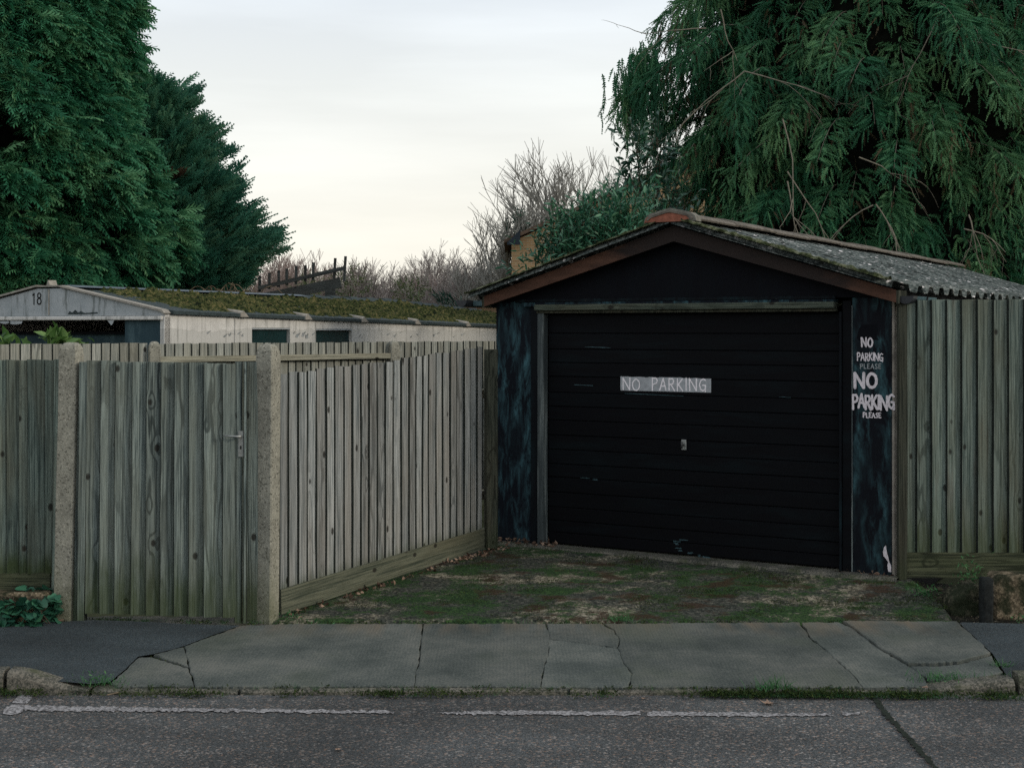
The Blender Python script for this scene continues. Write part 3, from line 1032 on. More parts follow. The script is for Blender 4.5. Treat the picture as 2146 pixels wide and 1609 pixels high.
# ================================================================== FENCES
def board_mesh(wd, h, t_thin=0.006, t_thick=0.024, tilt_top=0.0, thick_left=True, rough=0.0022):
    """feather-edge board: front at -y, thick on one edge, slightly uneven"""
    n = 5
    V, F = [], []
    ta, tb = (t_thick, t_thin) if thick_left else (t_thin, t_thick)
    warp = random.uniform(-0.004, 0.004)
    for i in range(n + 1):
        t = i / n
        j1, j2 = random.uniform(-rough, rough), random.uniform(-rough, rough)
        w_ = warp * math.sin(t * math.pi)
        if thick_left:
            sec = ((-wd / 2 + 0.006 + j1, -ta - w_), (wd / 2 + j2, -tb - w_), (wd / 2 + j2, -w_), (-wd / 2 + j1, -w_), (-wd / 2 + j1, -ta + min(0.012, ta * 0.5) - w_))
        else:
            sec = ((-wd / 2 + j1, -ta - w_), (wd / 2 - 0.006 + j2, -tb - w_), (wd / 2 + j2, -tb + min(0.012, tb * 0.5) - w_), (wd / 2 + j2, -w_), (-wd / 2 + j1, -w_))
        dz = random.uniform(-0.002, 0.002)
        for (x, y) in sec:
            z = h * t
            if i == n: z += tilt_top * (x / wd) + dz
            V.append((x, y, z))
    F.append((4, 3, 2, 1, 0)); F.append(tuple(n * 5 + k for k in range(5)))
    for i in range(n):
        for k in range(5):
            l = (k + 1) % 5
            F.append((i * 5 + k, i * 5 + l, i * 5 + 5 + l, i * 5 + 5 + k))
    return V, F


def fence_boards(parent, A, Bp, z0a, z0b, z1a, z1b, edges, mat, thick_left=True, jitter=0.006, zstep=None):
    """boards along A->B (world, x-y); edges are fractions along it"""
    d = (Bp - A); d.z = 0
    ang = math.atan2(d.y, d.x)
    L = d.length
    for i in range(len(edges) - 1):
        e0, e1 = edges[i], edges[i + 1]
        mid = (e0 + e1) / 2
        wd = (e1 - e0) * L
        lap = 0.022
        z0 = z0a + (z0b - z0a) * mid + random.uniform(-jitter, jitter) * 0.5
        z1 = z1a + (z1b - z1a) * mid + random.uniform(-jitter, jitter)
        V, F = board_mesh(wd + lap, z1 - z0, thick_left=thick_left, tilt_top=random.uniform(-0.006, 0.006))
        q = A + d * mid
        yaw = 0.08 if thick_left else -0.08
        o = obj('board', V, F, mat, parent, (q.x - parent.location.x, q.y - parent.location.y, z0 - parent.location.z), (0, 0, ang + yaw + random.uniform(-0.012, 0.012)))


def world_part(name, mb, mat, parent, smooth=False):
    """shape given in world coordinates under an unrotated thing"""
    o = mb.build(name, mat, parent, -parent.location, smooth=smooth)
    return o


def bar(mb, a, c, w_, h, up=Vector((0, 0, 1))):
    a, c = Vector(a), Vector(c)
    t = (c - a).normalized()
    s = t.cross(up).normalized() * w_ / 2
    u = s.cross(t).normalized() * h / 2
    V = [a - s - u, a + s - u, a + s + u, a - s + u, c - s - u, c + s - u, c + s + u, c - s + u]
    mb.add(V, [(3, 2, 1, 0), (4, 5, 6, 7), (0, 1, 5, 4), (1, 2, 6, 5), (2, 3, 7, 6), (3, 0, 4, 7)])


def rail_obj(name, parent, a, c, dep, hgt, mat, roll=0.0):
    """a rail from a to c in world; local x along its length so the grain follows it"""
    a, c = Vector(a), Vector(c)
    d = c - a
    L = d.length
    ang = math.atan2(d.y, d.x)
    pit = -math.asin(d.z / L)
    m = MB()
    n = 8
    V, F = [], []
    for i in range(n + 1):
        x = L * i / n
        s = 0.002
        V += [(x, -dep / 2 + random.uniform(-s, s), -hgt / 2 + random.uniform(-s, s)), (x, dep / 2, -hgt / 2), (x, dep / 2, hgt / 2 + random.uniform(-s, s)), (x, -dep / 2 + random.uniform(-s, s), hgt / 2 + random.uniform(-s, s))]
    F = [(3, 2, 1, 0)[::-1], tuple(n * 4 + k for k in (3, 2, 1, 0))[::-1]]
    for i in range(n):
        for k in range(4):
            l = (k + 1) % 4
            F.append((i * 4 + k, i * 4 + 4 + k, i * 4 + 4 + l, i * 4 + l))
    loc = a - parent.location
    return obj(name, V, F, mat, parent, loc, (roll, pit, ang))


def concrete_post_mesh(w_, d_, h, topcut=0.10):
    """square concrete post with a weathered top: front face lower than the back"""
    m = MB()
    n = 10
    V, F = [], []
    c = 0.008
    def ring(z, k=0.0):
        return [(-w_ / 2 + c + k, -d_ / 2 + k, z), (w_ / 2 - c - k, -d_ / 2 + k, z), (w_ / 2 - k, -d_ / 2 + c + k, z), (w_ / 2 - k, d_ / 2 - c - k, z),
                (w_ / 2 - c - k, d_ / 2 - k, z), (-w_ / 2 + c + k, d_ / 2 - k, z), (-w_ / 2 + k, d_ / 2 - c - k, z), (-w_ / 2 + k, -d_ / 2 + c + k, z)]
    zs = [(-0.15, 0), (0.3, 0), (0.8, 0), (1.3, 0), (h - 0.085, 0), (h - 0.045, 0.004), (h - 0.018, 0.013), (h - 0.004, 0.026), (h, 0.040)]
    for z, k in zs:
        for (x, y, zz) in ring(z, k):
            V.append((x + 0.0025 * nz3(x, z, y, 6), y + 0.0025 * nz3(y, z, x, 6), zz))
    for r in range(len(zs) - 1):
        for i in range(8):
            j = (i + 1) % 8
            F.append((r * 8 + i, r * 8 + j, r * 8 + 8 + j, r * 8 + 8 + i))
    F.append(tuple((len(zs) - 1) * 8 + i for i in range(8)))
    return V, F


# ---- the two concrete gate posts
def gate_post(px0, px1, py_top, py_bot, rz, label, lean, dy=0.06):
    Y = FOC * (EYE + 0.10) / (py_bot - HY)
    b = Vector(((0.5 * (px0 + px1) - CX) * Y / FOC, Y + dy, -0.10))
    w_ = 0.128
    V, F = concrete_post_mesh(w_, 0.115, (py_bot - py_top) * Y / FOC)
    return b, tag(obj('concrete_gate_post', V, F, M['post'], None, b, (0, lean, rz)), label, 'gate post', 'concrete gate posts')


pL, _ = gate_post(124, 166, 717, 1291, R(-9), 'concrete gate post left of the gate, beside the ivy', R(1.35), -0.075)
pR, _ = gate_post(533, 582, 721, 1297, R(-22), 'concrete gate post right of the gate, nearest the driveway', R(0.45), 0.02)

# ---- gate
GY = 9.14
gate = thing('gate', (pav(345, 1290).x, GY, -0.10), 0, 'weathered grey timber gate between the two concrete posts', 'gate')
gb = [185, 215, 246, 281, 312, 342, 371, 402, 433, 473, 494]
gbot = lambda x: 1283 + (x - 180) * 0.031
for i in range(len(gb) - 1):
    a, c = gb[i], gb[i + 1]
    m_ = (a + c) / 2
    Yb = GY - 0.05 * (m_ - 180) / 330
    z1 = EYE - (755 + (m_ - 185) * 0.024 + random.uniform(-1.5, 1.5) - HY) * Yb / FOC
    z0 = EYE - (gbot(m_) - HY) * Yb / FOC
    V, F = board_mesh((c - a) * Yb / FOC + 0.02, z1 - z0, thick_left=True, t_thick=0.026)
    lean = 0.018 * (1 - (m_ - 185) / 330)
    obj('board', V, F, M['gate_wood'], gate, ((m_ - 4 - CX) * Yb / FOC - gate.location.x, Yb - gate.location.y, z0 - gate.location.z), (random.uniform(-0.002, 0.002), lean * 0.6, R(5.5)))
# stiles in the gap each side
for x0, x1, dy, ln in ((166, 183, -0.004, 0.020), (496, 511, -0.012, 0.004), (514, 521, -0.026, 0.006), (506, 548, 0.045, 0.004), (140, 186, 0.045, 0.016)):
    Yb = GY + dy
    V, F = board_mesh((x1 - x0) * Yb / FOC, 2.0 - 0.39, 0.03, 0.03)
    z1 = EYE - (758 - HY) * Yb / FOC
    obj('stile', [(p[0], p[1], p[2] / 1.61 * (z1 + 0.11)) for p in V], F, M['gate_wood'], gate, (((x0 + x1) / 2 - 4 - CX) * Yb / FOC - gate.location.x, Yb - gate.location.y, 0.0 - 0.01), (0, ln * 0.6, 0))
for zz in (0.28, 0.95, 1.52):
    rail_obj('ledger', gate, (gate.location.x - 0.50, GY + 0.05, zz - 0.1), (gate.location.x + 0.50, GY + 0.02, zz - 0.1), 0.035, 0.09, M['rail'])
# lever handle on its plate
hp = P(505, 930, GY - 0.045)
m = MB(); m.box(-0.018, 0.018, -0.006, 0.004, -0.085, 0.085, 0.002)
plate = m.build('handle_plate', M['steel'], gate, hp - gate.location)
m = MB(); m.tube([(0, -0.004, 0.052), (0, -0.045, 0.052)], 0.009, 8); m.tube([(0.006, -0.045, 0.052), (-0.03, -0.047, 0.053), (-0.105, -0.045, 0.058)], [0.0075, 0.0065, 0.0055], 8)
m.build('lever', M['metal'], plate, smooth=True)
m = MB(); m.box(-0.004, 0.004, -0.009, -0.006, -0.034, -0.012)
m.build('keyhole', M['black_hole'], plate)

# ---- fence left of the gate
fl = thing('fence', (-3.5, 9.30, -0.1), 0, 'short fence of damp boards left of the gate, behind the ivy', 'fence', 'timber fences')
xs = [-60, -30, -8, 18, 44, 62, 98, 116]
A_, B_ = P(-60, 700, 9.30), P(116, 700, 9.30)
ed = [(x + 60) / 176 for x in xs]
fence_boards(fl, A_, B_, EYE - (1202 - HY) * 9.3 / FOC, EYE - (1200 - HY) * 9.3 / FOC, EYE - (753 - HY) * 9.3 / FOC, EYE - (755 - HY) * 9.3 / FOC, ed, M['left_wood'], thick_left=True)
z_ = EYE - (1225 - HY) * 9.3 / FOC
rail_obj('gravel_board', fl, P(-400, 1225, 9.29), P(106, 1225, 9.29), 0.03, 0.16, M['gravel_board_green'])
V, F = board_mesh(0.075, 1.72, 0.03, 0.03)
obj('edge_strip', V, F, M['left_wood'], fl, P(120, 1290, 9.29) - fl.location, (0, 0.012, 0))
xs2 = [(-60 - 27 * k) for k in range(12)][::-1]
fence_boards(fl, P(xs2[0], 700, 9.30), P(-60, 700, 9.30), EYE - (1202 - HY) * 9.3 / FOC, EYE - (1202 - HY) * 9.3 / FOC, EYE - (752 - HY) * 9.3 / FOC, EYE - (753 - HY) * 9.3 / FOC, [(x - xs2[0]) / (xs2[-1] - xs2[0]) for x in xs2], M['left_wood'], thick_left=True)
for zz in (0.35, 1.35):
    rail_obj('rail', fl, P(-380, 700, 9.34) + Vector((0, 0, zz - 1.79)), P(118, 700, 9.34) + Vector((0, 0, zz - 1.79)), 0.05, 0.07, M['rail'])

# ---- fence running back from the right gate post to the garage
SA, SB = P(583, 700, 9.28), P(1033, 700, 11.72)
fs = thing('fence', (SA.x, SA.y, -0.09), 0, 'grey fence running back beside the driveway to the garage', 'fence', 'timber fences')


def side_z(py, px):
    t = side_t(px)
    Y = SA.y + (SB.y - SA.y) * t
    return EYE - (py - HY) * Y / FOC


def side_t(px):
    k = (px - CX) / FOC
    d = SB - SA
    return (k * SA.y - SA.x) / (d.x - k * d.y)


sx = [584, 603, 624, 643, 662, 682, 700, 720, 737, 755, 772, 789, 806, 823, 840, 856, 871, 885, 897, 913, 927, 942, 956, 971, 985, 998, 1008]
sx_t = [side_t(x) for x in sx]
dS = SB - SA
L_ = Vector((dS.x, dS.y, 0)).length
angS = math.atan2(dS.y, dS.x)
for i in range(len(sx) - 1):
    xm = (sx[i] + sx[i + 1]) / 2
    tm = (sx_t[i] + sx_t[i + 1]) / 2
    topy = 783 - (xm - 590) * 0.118 if xm < 820 else 756 - (xm - 820) * 0.155
    boty = 1240 - (xm - 590) * 0.296
    z1, z0 = side_z(topy, xm) + random.uniform(-0.006, 0.006), side_z(boty, xm)
    wd = (sx_t[i + 1] - sx_t[i]) * L_
    V, F = board_mesh(wd + 0.018, z1 - z0, 0.005, 0.011, thick_left=True, tilt_top=random.uniform(-0.008, 0.004))
    q = SA + dS * tm
    q.z = z0
    obj('board', V, F, M['board'], fs, q - fs.location, (random.uniform(-0.003, 0.003), 0, angS + 0.075 + random.uniform(-0.02, 0.02)))
nS = Vector((math.sin(angS), -math.cos(angS), 0))
za, zb = side_z(1259, 586), side_z(1119, 1036)
rail_obj('gravel_board', fs, Vector((SA.x, SA.y, za - 0.002)) + nS * 0.012, Vector((SB.x, SB.y, zb - 0.002)) + nS * 0.012, 0.032, 0.165, M['gravel_board'])
V, F = board_mesh(0.10, 1.66, 0.06, 0.06)
obj('end_post', V, F, M['dark_timber'], fs, SA + dS * side_t(1018) + Vector((0, 0, -SA.z + 0.0)) - fs.location + nS * 0.035, (0, 0, R(25)))
V, F = board_mesh(0.05, 1.66, 0.03, 0.03)
obj('end_post', V, F, M['board'], fs, SA + dS * side_t(1034) + Vector((0, 0, -SA.z)) - fs.location, (0, 0, R(20)))
for zz in (0.35, 1.2):
    rail_obj('rail', fs, Vector((SA.x, SA.y, zz)) - nS * 0.05, Vector((SB.x, SB.y, zz + 0.08)) - nS * 0.05, 0.05, 0.07, M['rail'])

# ---- fence behind the gate
BY0 = 12.65
BA = P(-200, 700, 12.15); BA = Vector((-0.37 * BY0, BY0, 0)) + Vector((0.73, 0.683, 0)) * (-1.2)
BD = Vector((0.73, 0.683, 0)).normalized()
fb = thing('fence', (BA.x, BA.y, -0.25), 0, 'pale board fence seen over the gate, before the white garage', 'fence', 'timber fences')
zt, zb_ = 1.677, -0.1
Lb = 8.0
s = 0.0
k = 0
posts_s = []
for px in (318, 820):
    kx = (px - CX) / FOC
    posts_s.append((kx * BA.y - BA.x) / (BD.x - kx * BD.y))
angB = math.atan2(BD.y, BD.x)
nB = Vector((math.sin(angB), -math.cos(angB), 0))
gap_s = posts_s[0] - 0.10
while s < Lb:
    wd = random.uniform(0.090, 0.108)
    mid = s + wd / 2
    if not (abs(mid - posts_s[0] + 0.02) < 0.05):
        top = zt + random.uniform(-0.004, 0.004) + (0.008 if mid < posts_s[0] else 0.0)
        V, F = board_mesh(wd + 0.004, top - zb_, 0.006, 0.014)
        q = BA + BD * mid
        obj('board', V, F, M['back_wood'], fb, Vector((q.x, q.y, zb_)) - fb.location, (0, 0, angB + 0.06))
    s += wd
for j, ps in enumerate(posts_s):
    V, F = concrete_post_mesh(0.11, 0.11, 1.70 if j == 0 else 1.69)
    q = BA + BD * ps + nB * 0.05
    obj('concrete_post', V, F, M['post'], fb, Vector((q.x, q.y, 0)) - fb.location, (0, 0, angB + R(-20)))
for zz in (1.52, 0.9, 0.3):
    a = BA + BD * (posts_s[0] + 0.055) + nB * 0.045; c = BA + BD * (posts_s[1] - 0.06) + nB * 0.045
    rail_obj('rail', fb, (a.x, a.y, zz), (c.x, c.y, zz), 0.06, 0.058, M['rail'], 0.0)
    a = BA + nB * 0.045; c = BA + BD * (posts_s[0] - 0.06) + nB * 0.045
    if zz < 1.4: rail_obj('rail', fb, (a.x, a.y, zz), (c.x, c.y, zz), 0.055, 0.052, M['rail'], 0.0)

# ---- fence right of the black garage
RY = 10.20
fr = thing('fence', P(1890, 700, RY) * 1.0 + Vector((0, 0, -P(1890, 700, RY).z - 0.1)), 0, 'tall green-grey board fence right of the black garage', 'fence', 'timber fences')
rx = [1898, 1921, 1952, 1984, 2015, 2048, 2081, 2113, 2146, 2180, 2214, 2248, 2282, 2316, 2350, 2384, 2418, 2452] + [2452 + 34 * k for k in range(1, 50)]
A_, B_ = P(rx[0], 700, RY), P(rx[-1], 700, RY)
ed = [(x - rx[0]) / (rx[-1] - rx[0]) for x in rx]
fence_boards(fr, A_, B_, EYE - (1158 - HY) * RY / FOC, EYE - (1157 - HY) * RY / FOC, EYE - (629 - HY) * RY / FOC, EYE - (612 - HY) * RY / FOC, ed, M['right_wood'], thick_left=True, jitter=0.004)
rail_obj('gravel_board', fr, P(1897, 1183, RY - 0.012), P(4118, 1183, RY - 0.012), 0.035, 0.185, M['gravel_board_green'])
V, F = board_mesh(0.065, 2.12, 0.05, 0.05)
obj('post', V, F, M['dark_timber'], fr, P(1888, 1212, RY) - fr.location, (0, 0, 0))
for zz in (0.45, 1.2, 1.85):
    rail_obj('rail', fr, P(1890, 700, RY + 0.04) + Vector((0, 0, zz - 1.79)), P(4118, 700, RY + 0.04) + Vector((0, 0, zz - 1.79)), 0.05, 0.07, M['rail'])

# board edges and chamfers coloured dark, painting the shadow lines between boards
for o in list(COL.objects):
    if o.name.split('.')[0] in ('board', 'stile', 'edge_strip') and len(o.data.polygons) == 27:
        o.data.materials.append(M['board_edge'])
        for i, p_ in enumerate(o.data.polygons):
            if i >= 2 and (i - 2) % 5 in (1, 3, 4):
                p_.material_index = 1

# ================================================================== BLACK GARAGE
gar = thing('garage', GO, GA, 'black timber garage with brown fascia and corrugated roof', 'garage', 'garages')


def FP(px, py, y=0.0):
    """pixel to (x, z) on the garage plane at local depth y"""
    k = (px - CX) / FOC
    ox, oy = GO.x + VV.x * y, GO.y + VV.y * y
    t = (k * oy - ox) / (U.x - k * U.y)
    Y = oy + U.y * t
    return t, EYE - (py - HY) * Y / FOC


X_DL, X_DR = FP(1142, 900)[0], FP(1760, 900)[0]
Z_HEAD = FP(1450, 652)[1]
RX, RZ = GW / 2, 2.655                             # underside line of the roof at the ridge
SL = (RZ - 2.10) / (RX + 0.10)
roofz = lambda x: RZ - abs(x - RX) * SL


def gpart(name, mb, mat, smooth=False):
    return mb.build(name, mat, gar, smooth=smooth)


# walls
m = MB(); m.box(0.0, 0.06, 0.05, GL, -0.25, roofz(0) - 0.01); gpart('side_wall', m, M['gable_paint'])
m = MB(); m.box(GW - 0.06, GW, 0.05, GL, -0.25, roofz(GW) - 0.01); gpart('side_wall', m, M['gable_paint'])
m = MB(); m.prism([(0.06, -0.25), (GW - 0.06, -0.25), (GW - 0.06, roofz(GW) - 0.02), (RX, RZ - 0.02), (0.06, roofz(0) - 0.02)], GL - 0.06, GL); gpart('rear_wall', m, M['gable_paint'])
m = MB(); m.box(0.06, GW - 0.06, 0.12, GL - 0.06, -0.25, 0.0); gpart('floor', m, M['kerb'])
zG = FP(1450, 627)[1]
m = MB(); m.prism([(0.0, zG), (GW, zG), (GW, roofz(GW) - 0.008), (RX, RZ - 0.008), (0.0, roofz(0) - 0.008)], 0.0, 0.05); gpart('gable_panel', m, M['gable_paint'])
m = MB(); m.box(FP(1082, 620)[0], FP(1752, 620)[0], -0.022, -0.001, zG - 0.012, zG + 0.014, 0.003); gpart('trim', m, M['frame_paint'])
m = MB(); m.box(FP(1100, 630)[0], FP(1752, 630)[0], -0.040, 0.05, Z_HEAD + 0.045, zG - 0.014, 0.003); gpart('head_board', m, M['pier_paint'])
zL0, zL1 = FP(1300, 650)[1], FP(1300, 637)[1]
m = MB(); m.box(FP(1126, 640)[0], FP(1753, 640)[0], -0.062, 0.05, zL0, zL1, 0.006); gpart('lintel', m, M['lintel'])
m = MB(); m.box(FP(1128, 640)[0], FP(1753, 640)[0], -0.030, 0.04, zL0 - 0.022, zL0 - 0.002, 0.002); gpart('trim', m, M['dark_timber'])
# piers
xa, xb = 0.0, FP(1114, 900)[0]
m = MB(); m.box(xa, xb, -0.004, 0.05, -0.02, zG - 0.003, 0.004); gpart('pier_panel', m, M['pier_paint'])
xc = FP(1129, 900)[0]
m = MB(); m.box(xb + 0.003, xc, -0.020, 0.06, -0.01, Z_HEAD + 0.07, 0.004); gpart('door_frame', m, M['frame_paint'])
m = MB(); m.box(xc + 0.002, X_DL, -0.032, 0.06, -0.005, zL0 - 0.024, 0.005); gpart('door_frame', m, M['worn_edge'])
xd, xe = FP(1786, 900)[0], FP(1870, 900)[0]
m = MB(); m.box(X_DR + 0.002, X_DR + 0.022, -0.030, 0.06, -0.01, zL0 - 0.024, 0.004); gpart('door_frame', m, M['frame_paint'])
m = MB(); m.box(X_DR + 0.024, xd - 0.003, -0.016, 0.06, -0.01, Z_HEAD + 0.07, 0.004); gpart('door_frame', m, M['door_paint'])
m = MB(); m.box(xd, xe, -0.004, 0.05, -0.02, zG - 0.003, 0.004)
pier_r = gpart('pier_panel', m, M['pier_paint_right'])
m = MB(); m.box(xd - 0.002, xd + 0.006, -0.012, -0.004, 0.0, zG - 0.06); gpart('trim', m, M['worn_edge'])
m = MB(); m.box(xe + 0.001, GW + 0.004, -0.014, 0.05, -0.02, zG - 0.003, 0.004); gpart('trim', m, plain('pale_corner_strip', (0.21, 0.19, 0.165), 0.85, 0.2, 0.55, 9))
# flaked patch of bare render at the foot of the right pier
m = MB()
pts = [(1853, 1146), (1857, 1142), (1859, 1156), (1862, 1166), (1864, 1176), (1868, 1184), (1868, 1198), (1862, 1197), (1860, 1184), (1862, 1177), (1857, 1170), (1852, 1164), (1851, 1156)]
m.add([(FP(x, y)[0], -0.0065, FP(x, y)[1]) for x, y in pts], [tuple(range(len(pts)))])
m.build('bare_patch', M['white_paint'], pier_r)

# up-and-over door made of horizontal boards
door = MB()
door.box(X_DL + 0.004, X_DR - 0.002, 0.062, 0.08, 0.006, zL0 - 0.03)
door = door.build('door', M['door_paint'], gar)
pyL = [660, 698, 731, 759, 788, 821, 850, 879, 910, 940, 970, 998, 1029, 1060, 1088, 1113, 1142]
zz = [FP(1150, y, 0.04)[1] for y in pyL]
for i in range(len(zz) - 1):
    z1, z0 = zz[i], zz[i + 1]
    if i == len(zz) - 2: z0 = 0.012
    m = MB()
    tpz = z1 - 0.0025
    dep = 0.040 if i % 2 else 0.042
    m.prism([(dep + 0.005, z0), (dep, z0 + 0.004), (dep, tpz - 0.004), (dep + 0.007, tpz), (0.0618, tpz), (0.0618, z0)][::-1], X_DL + 0.014, X_DR - 0.012, 'x')
    o = m.build('door_plank', M['door_paint'], door)
# T handle
hx, hz = FP(1433, 932, 0.035)
m = MB(); m.box(hx - 0.022, hx + 0.022, 0.030, 0.0425, hz - 0.042, hz + 0.042, 0.004)
hd = m.build('door_handle', M['metal'], door)
m = MB(); m.tube([(hx, 0.03, hz), (hx, -0.002, hz)], 0.009, 8); m.tube([(hx, -0.004, hz - 0.028), (hx, -0.006, hz), (hx, -0.004, hz + 0.026)], 0.008, 8)
m.build('grip', plain('dark_grip', (0.04, 0.04, 0.04), 0.5, 0.4), hd, smooth=True)

# --- letters as brush strokes
GL_ = {
    'N': (0.78, [[(0.05, 0), (0.03, 1.0)], [(0.05, 0.98), (0.70, 0.04)], [(0.72, 0.0), (0.74, 1.0)]]),
    'O': (0.80, [[(0.42 + 0.36 * math.cos(a), 0.48 + 0.47 * math.sin(a)) for a in [R(95 + 30 * k) for k in range(13)]]]),
    'P': (0.62, [[(0.06, -0.03), (0.05, 1.0)], [(0.04, 0.97), (0.42, 0.98), (0.58, 0.78), (0.48, 0.55), (0.08, 0.44)]]),
    'A': (0.72, [[(0.0, 0.0), (0.36, 1.0)], [(0.36, 0.98), (0.66, 0.02)], [(0.14, 0.36), (0.58, 0.34)]]),
    'R': (0.66, [[(0.06, 0.0), (0.05, 1.0)], [(0.04, 0.97), (0.42, 0.97), (0.55, 0.76), (0.42, 0.54), (0.08, 0.48)], [(0.25, 0.5), (0.62, 0.0)]]),
    'K': (0.66, [[(0.06, 0.0), (0.07, 1.0)], [(0.58, 0.98), (0.10, 0.46)], [(0.18, 0.52), (0.62, 0.0)]]),
    'I': (0.22, [[(0.10, 0.0), (0.11, 1.0)]]),
    'G': (0.74, [[(0.66, 0.86), (0.44, 0.98), (0.18, 0.86), (0.05, 0.5), (0.16, 0.14), (0.42, 0.0), (0.62, 0.14)], [(0.36, 0.46), (0.66, 0.45)], [(0.65, 0.46), (0.65, -0.06)]]),
    'L': (0.52, [[(0.06, 1.0), (0.06, 0.03)], [(0.04, 0.02), (0.50, 0.03)]]),
    'E': (0.55, [[(0.06, 0.0), (0.06, 1.0)], [(0.05, 0.98), (0.50, 0.98)], [(0.06, 0.52), (0.42, 0.53)], [(0.05, 0.02), (0.50, 0.03)]]),
    'S': (0.55, [[(0.48, 0.9), (0.28, 1.0), (0.08, 0.84), (0.14, 0.60), (0.40, 0.46), (0.48, 0.22), (0.30, 0.02), (0.04, 0.10)]]),
    '1': (0.40, [[(0.05, 0.80), (0.24, 0.96)], [(0.22, 0.98), (0.20, 0.0)]]),
    '8': (0.62, [[(0.30 + 0.20 * math.cos(a), 0.76 + 0.22 * math.sin(a)) for a in [R(90 + 36 * k) for k in range(11)]],
                 [(0.30 + 0.24 * math.cos(a), 0.27 + 0.27 * math.sin(a)) for a in [R(90 + 36 * k) for k in range(11)]]]),
}


def lettering(name, text, corners, y, stroke, mat, parent, wob=0.02, to_xz=FP, gap=0.16):
    """text fitted into a pixel box on the wall plane: corners = (left, right, top, bottom)"""
    l, r_, t_, b_ = corners
    tot = sum((0.42 if c == ' ' else GL_[c][0]) + gap for c in text) - gap
    x = 0.0
    m = MB()
    x0, zt_ = to_xz(l, t_); x1, zb2 = to_xz(r_, b_)
    z0 = to_xz(l, b_)[1]
    z1 = zt_
    for c in text:
        if c == ' ':
            x += 0.42 + gap
            continue
        wd, strokes = GL_[c]
        dz = random.uniform(-wob, wob) * (z1 - z0) * 2
        sh = random.uniform(-wob, wob)
        for st in strokes:
            pts = []
            for (a, h_) in st:
                fx = (x + a + sh * h_) / tot
                pts.append((x0 + (x1 - x0) * fx + random.uniform(-wob, wob) * 0.2 * (z1 - z0), z0 + (z1 - z0) * h_ + dz + random.uniform(-wob, wob) * 0.4 * (z1 - z0)))
            m.ribbon(pts, stroke, y)
        x += wd + gap
    return m.build(name, mat, parent)


lettering('lettering', 'NO', (1806, 1829, 708, 727), -0.0055, 0.0125, M['white_paint'], pier_r, 0.05)
lettering('lettering', 'PARKING', (1797, 1851, 739, 755), -0.0055, 0.0088, M['white_paint'], pier_r, 0.04, gap=0.10)
lettering('lettering', 'PLEASE', (1803, 1847, 762, 772), -0.0055, 0.0060, M['grey_letter'], pier_r, 0.02, gap=0.2)
lettering('lettering', 'NO', (1791, 1838, 782, 813), -0.0055, 0.0215, M['white_paint'], pier_r, 0.025)
lettering('lettering', 'PARKING', (1788, 1876, 826, 855), -0.0175, 0.0165, M['white_paint'], pier_r, 0.035, gap=0.05)
lettering('lettering', 'PLEASE', (1809, 1847, 864, 874), -0.0055, 0.0082, M['white_paint'], pier_r, 0.04, gap=0.12)
# dark overpainted patch above the words
m = MB()
pts = [(1800, 690), (1806, 681), (1838, 679), (1840, 690), (1838, 708), (1843, 712), (1800, 714), (1796, 708)]
m.add([(FP(x, y)[0], -0.0048, FP(x, y)[1]) for x, y in pts], [tuple(range(len(pts)))])
m.build('painted_patch', M['gable_paint'], pier_r)

# silver painted panel with NO PARKING across one door board
(sx0, sz1), (sx1, sz0) = FP(1300, 789, 0.036), FP(1490, 820, 0.036)
sz0 = FP(1300, 818, 0.036)[1]
m = MB()
top = [(sx0 + (sx1 - sx0) * i / 24, sz1 + random.uniform(-0.004, 0.003)) for i in range(25)]
m.add([(sx0, 0.0385, sz0), (sx1, 0.0385, sz0)] + [(x, 0.0385, z) for x, z in top[::-1]], [tuple(range(27))])
sg = m.build('sign_panel', M['silver'], door)
M['sign_letter'] = plain('bright_brush_paint', (0.78, 0.73, 0.76), 0.8, 0.2, 0.12, 60)
lettering('lettering', 'NO', (1305, 1341, 792, 817), 0.0375, 0.0100, M['sign_letter'], sg, 0.02, lambda a, c: FP(a, c, 0.0375))
lettering('lettering', 'PARKING', (1366, 1480, 792, 817), 0.0375, 0.0100, M['sign_letter'], sg, 0.02, lambda a, c: FP(a, c, 0.0375), gap=0.2)
# scuffs of bare metal and blue paint low on the door
m = MB()
for (px, py, wpx, hpx) in ((1408, 1134, 22, 5), (1410, 1140, 22, 6), (1412, 1147, 20, 5), (1418, 1154, 16, 4), (1440, 1158, 14, 4), (1462, 1164, 20, 5), (1474, 1167, 18, 5), (1190, 806, 60, 2), (1215, 727, 70, 2), (1420, 1131, 30, 3), (1210, 1001, 40, 1.5), (1240, 1004, 20, 3), (1630, 832, 40, 1.5), (1300, 824, 180, 2)):
    for q in range(2):
        x_, y_ = px + random.uniform(0, wpx * 0.3), py + random.uniform(-1, 1) * hpx * 0.4
        a, z_a = FP(x_, y_, 0.037)
        c, z_c = FP(x_ + wpx * random.uniform(0.3, 0.8), y_ + wpx * 0.03, 0.037)
        n = 7
        up = [(a + (c - a) * i / n, z_a + (z_c - z_a) * i / n + random.uniform(0.0004, 0.0026) * hpx * 0.45) for i in range(n + 1)]
        dn = [(a + (c - a) * i / n, z_a + (z_c - z_a) * i / n - random.uniform(0.0004, 0.0022) * hpx * 0.45) for i in range(n + 1)]
        m.add([(x, 0.0392 - 0.0003 * q, z) for x, z in dn + up[::-1]], [tuple(range(2 * n + 2))])
o_ = m.build('paint_scuffs', plain('scuffed_blue_paint', (0.036, 0.075, 0.088), 0.7, 0.3, 0.6, 60), door)
o_['kind'] = 'stuff'

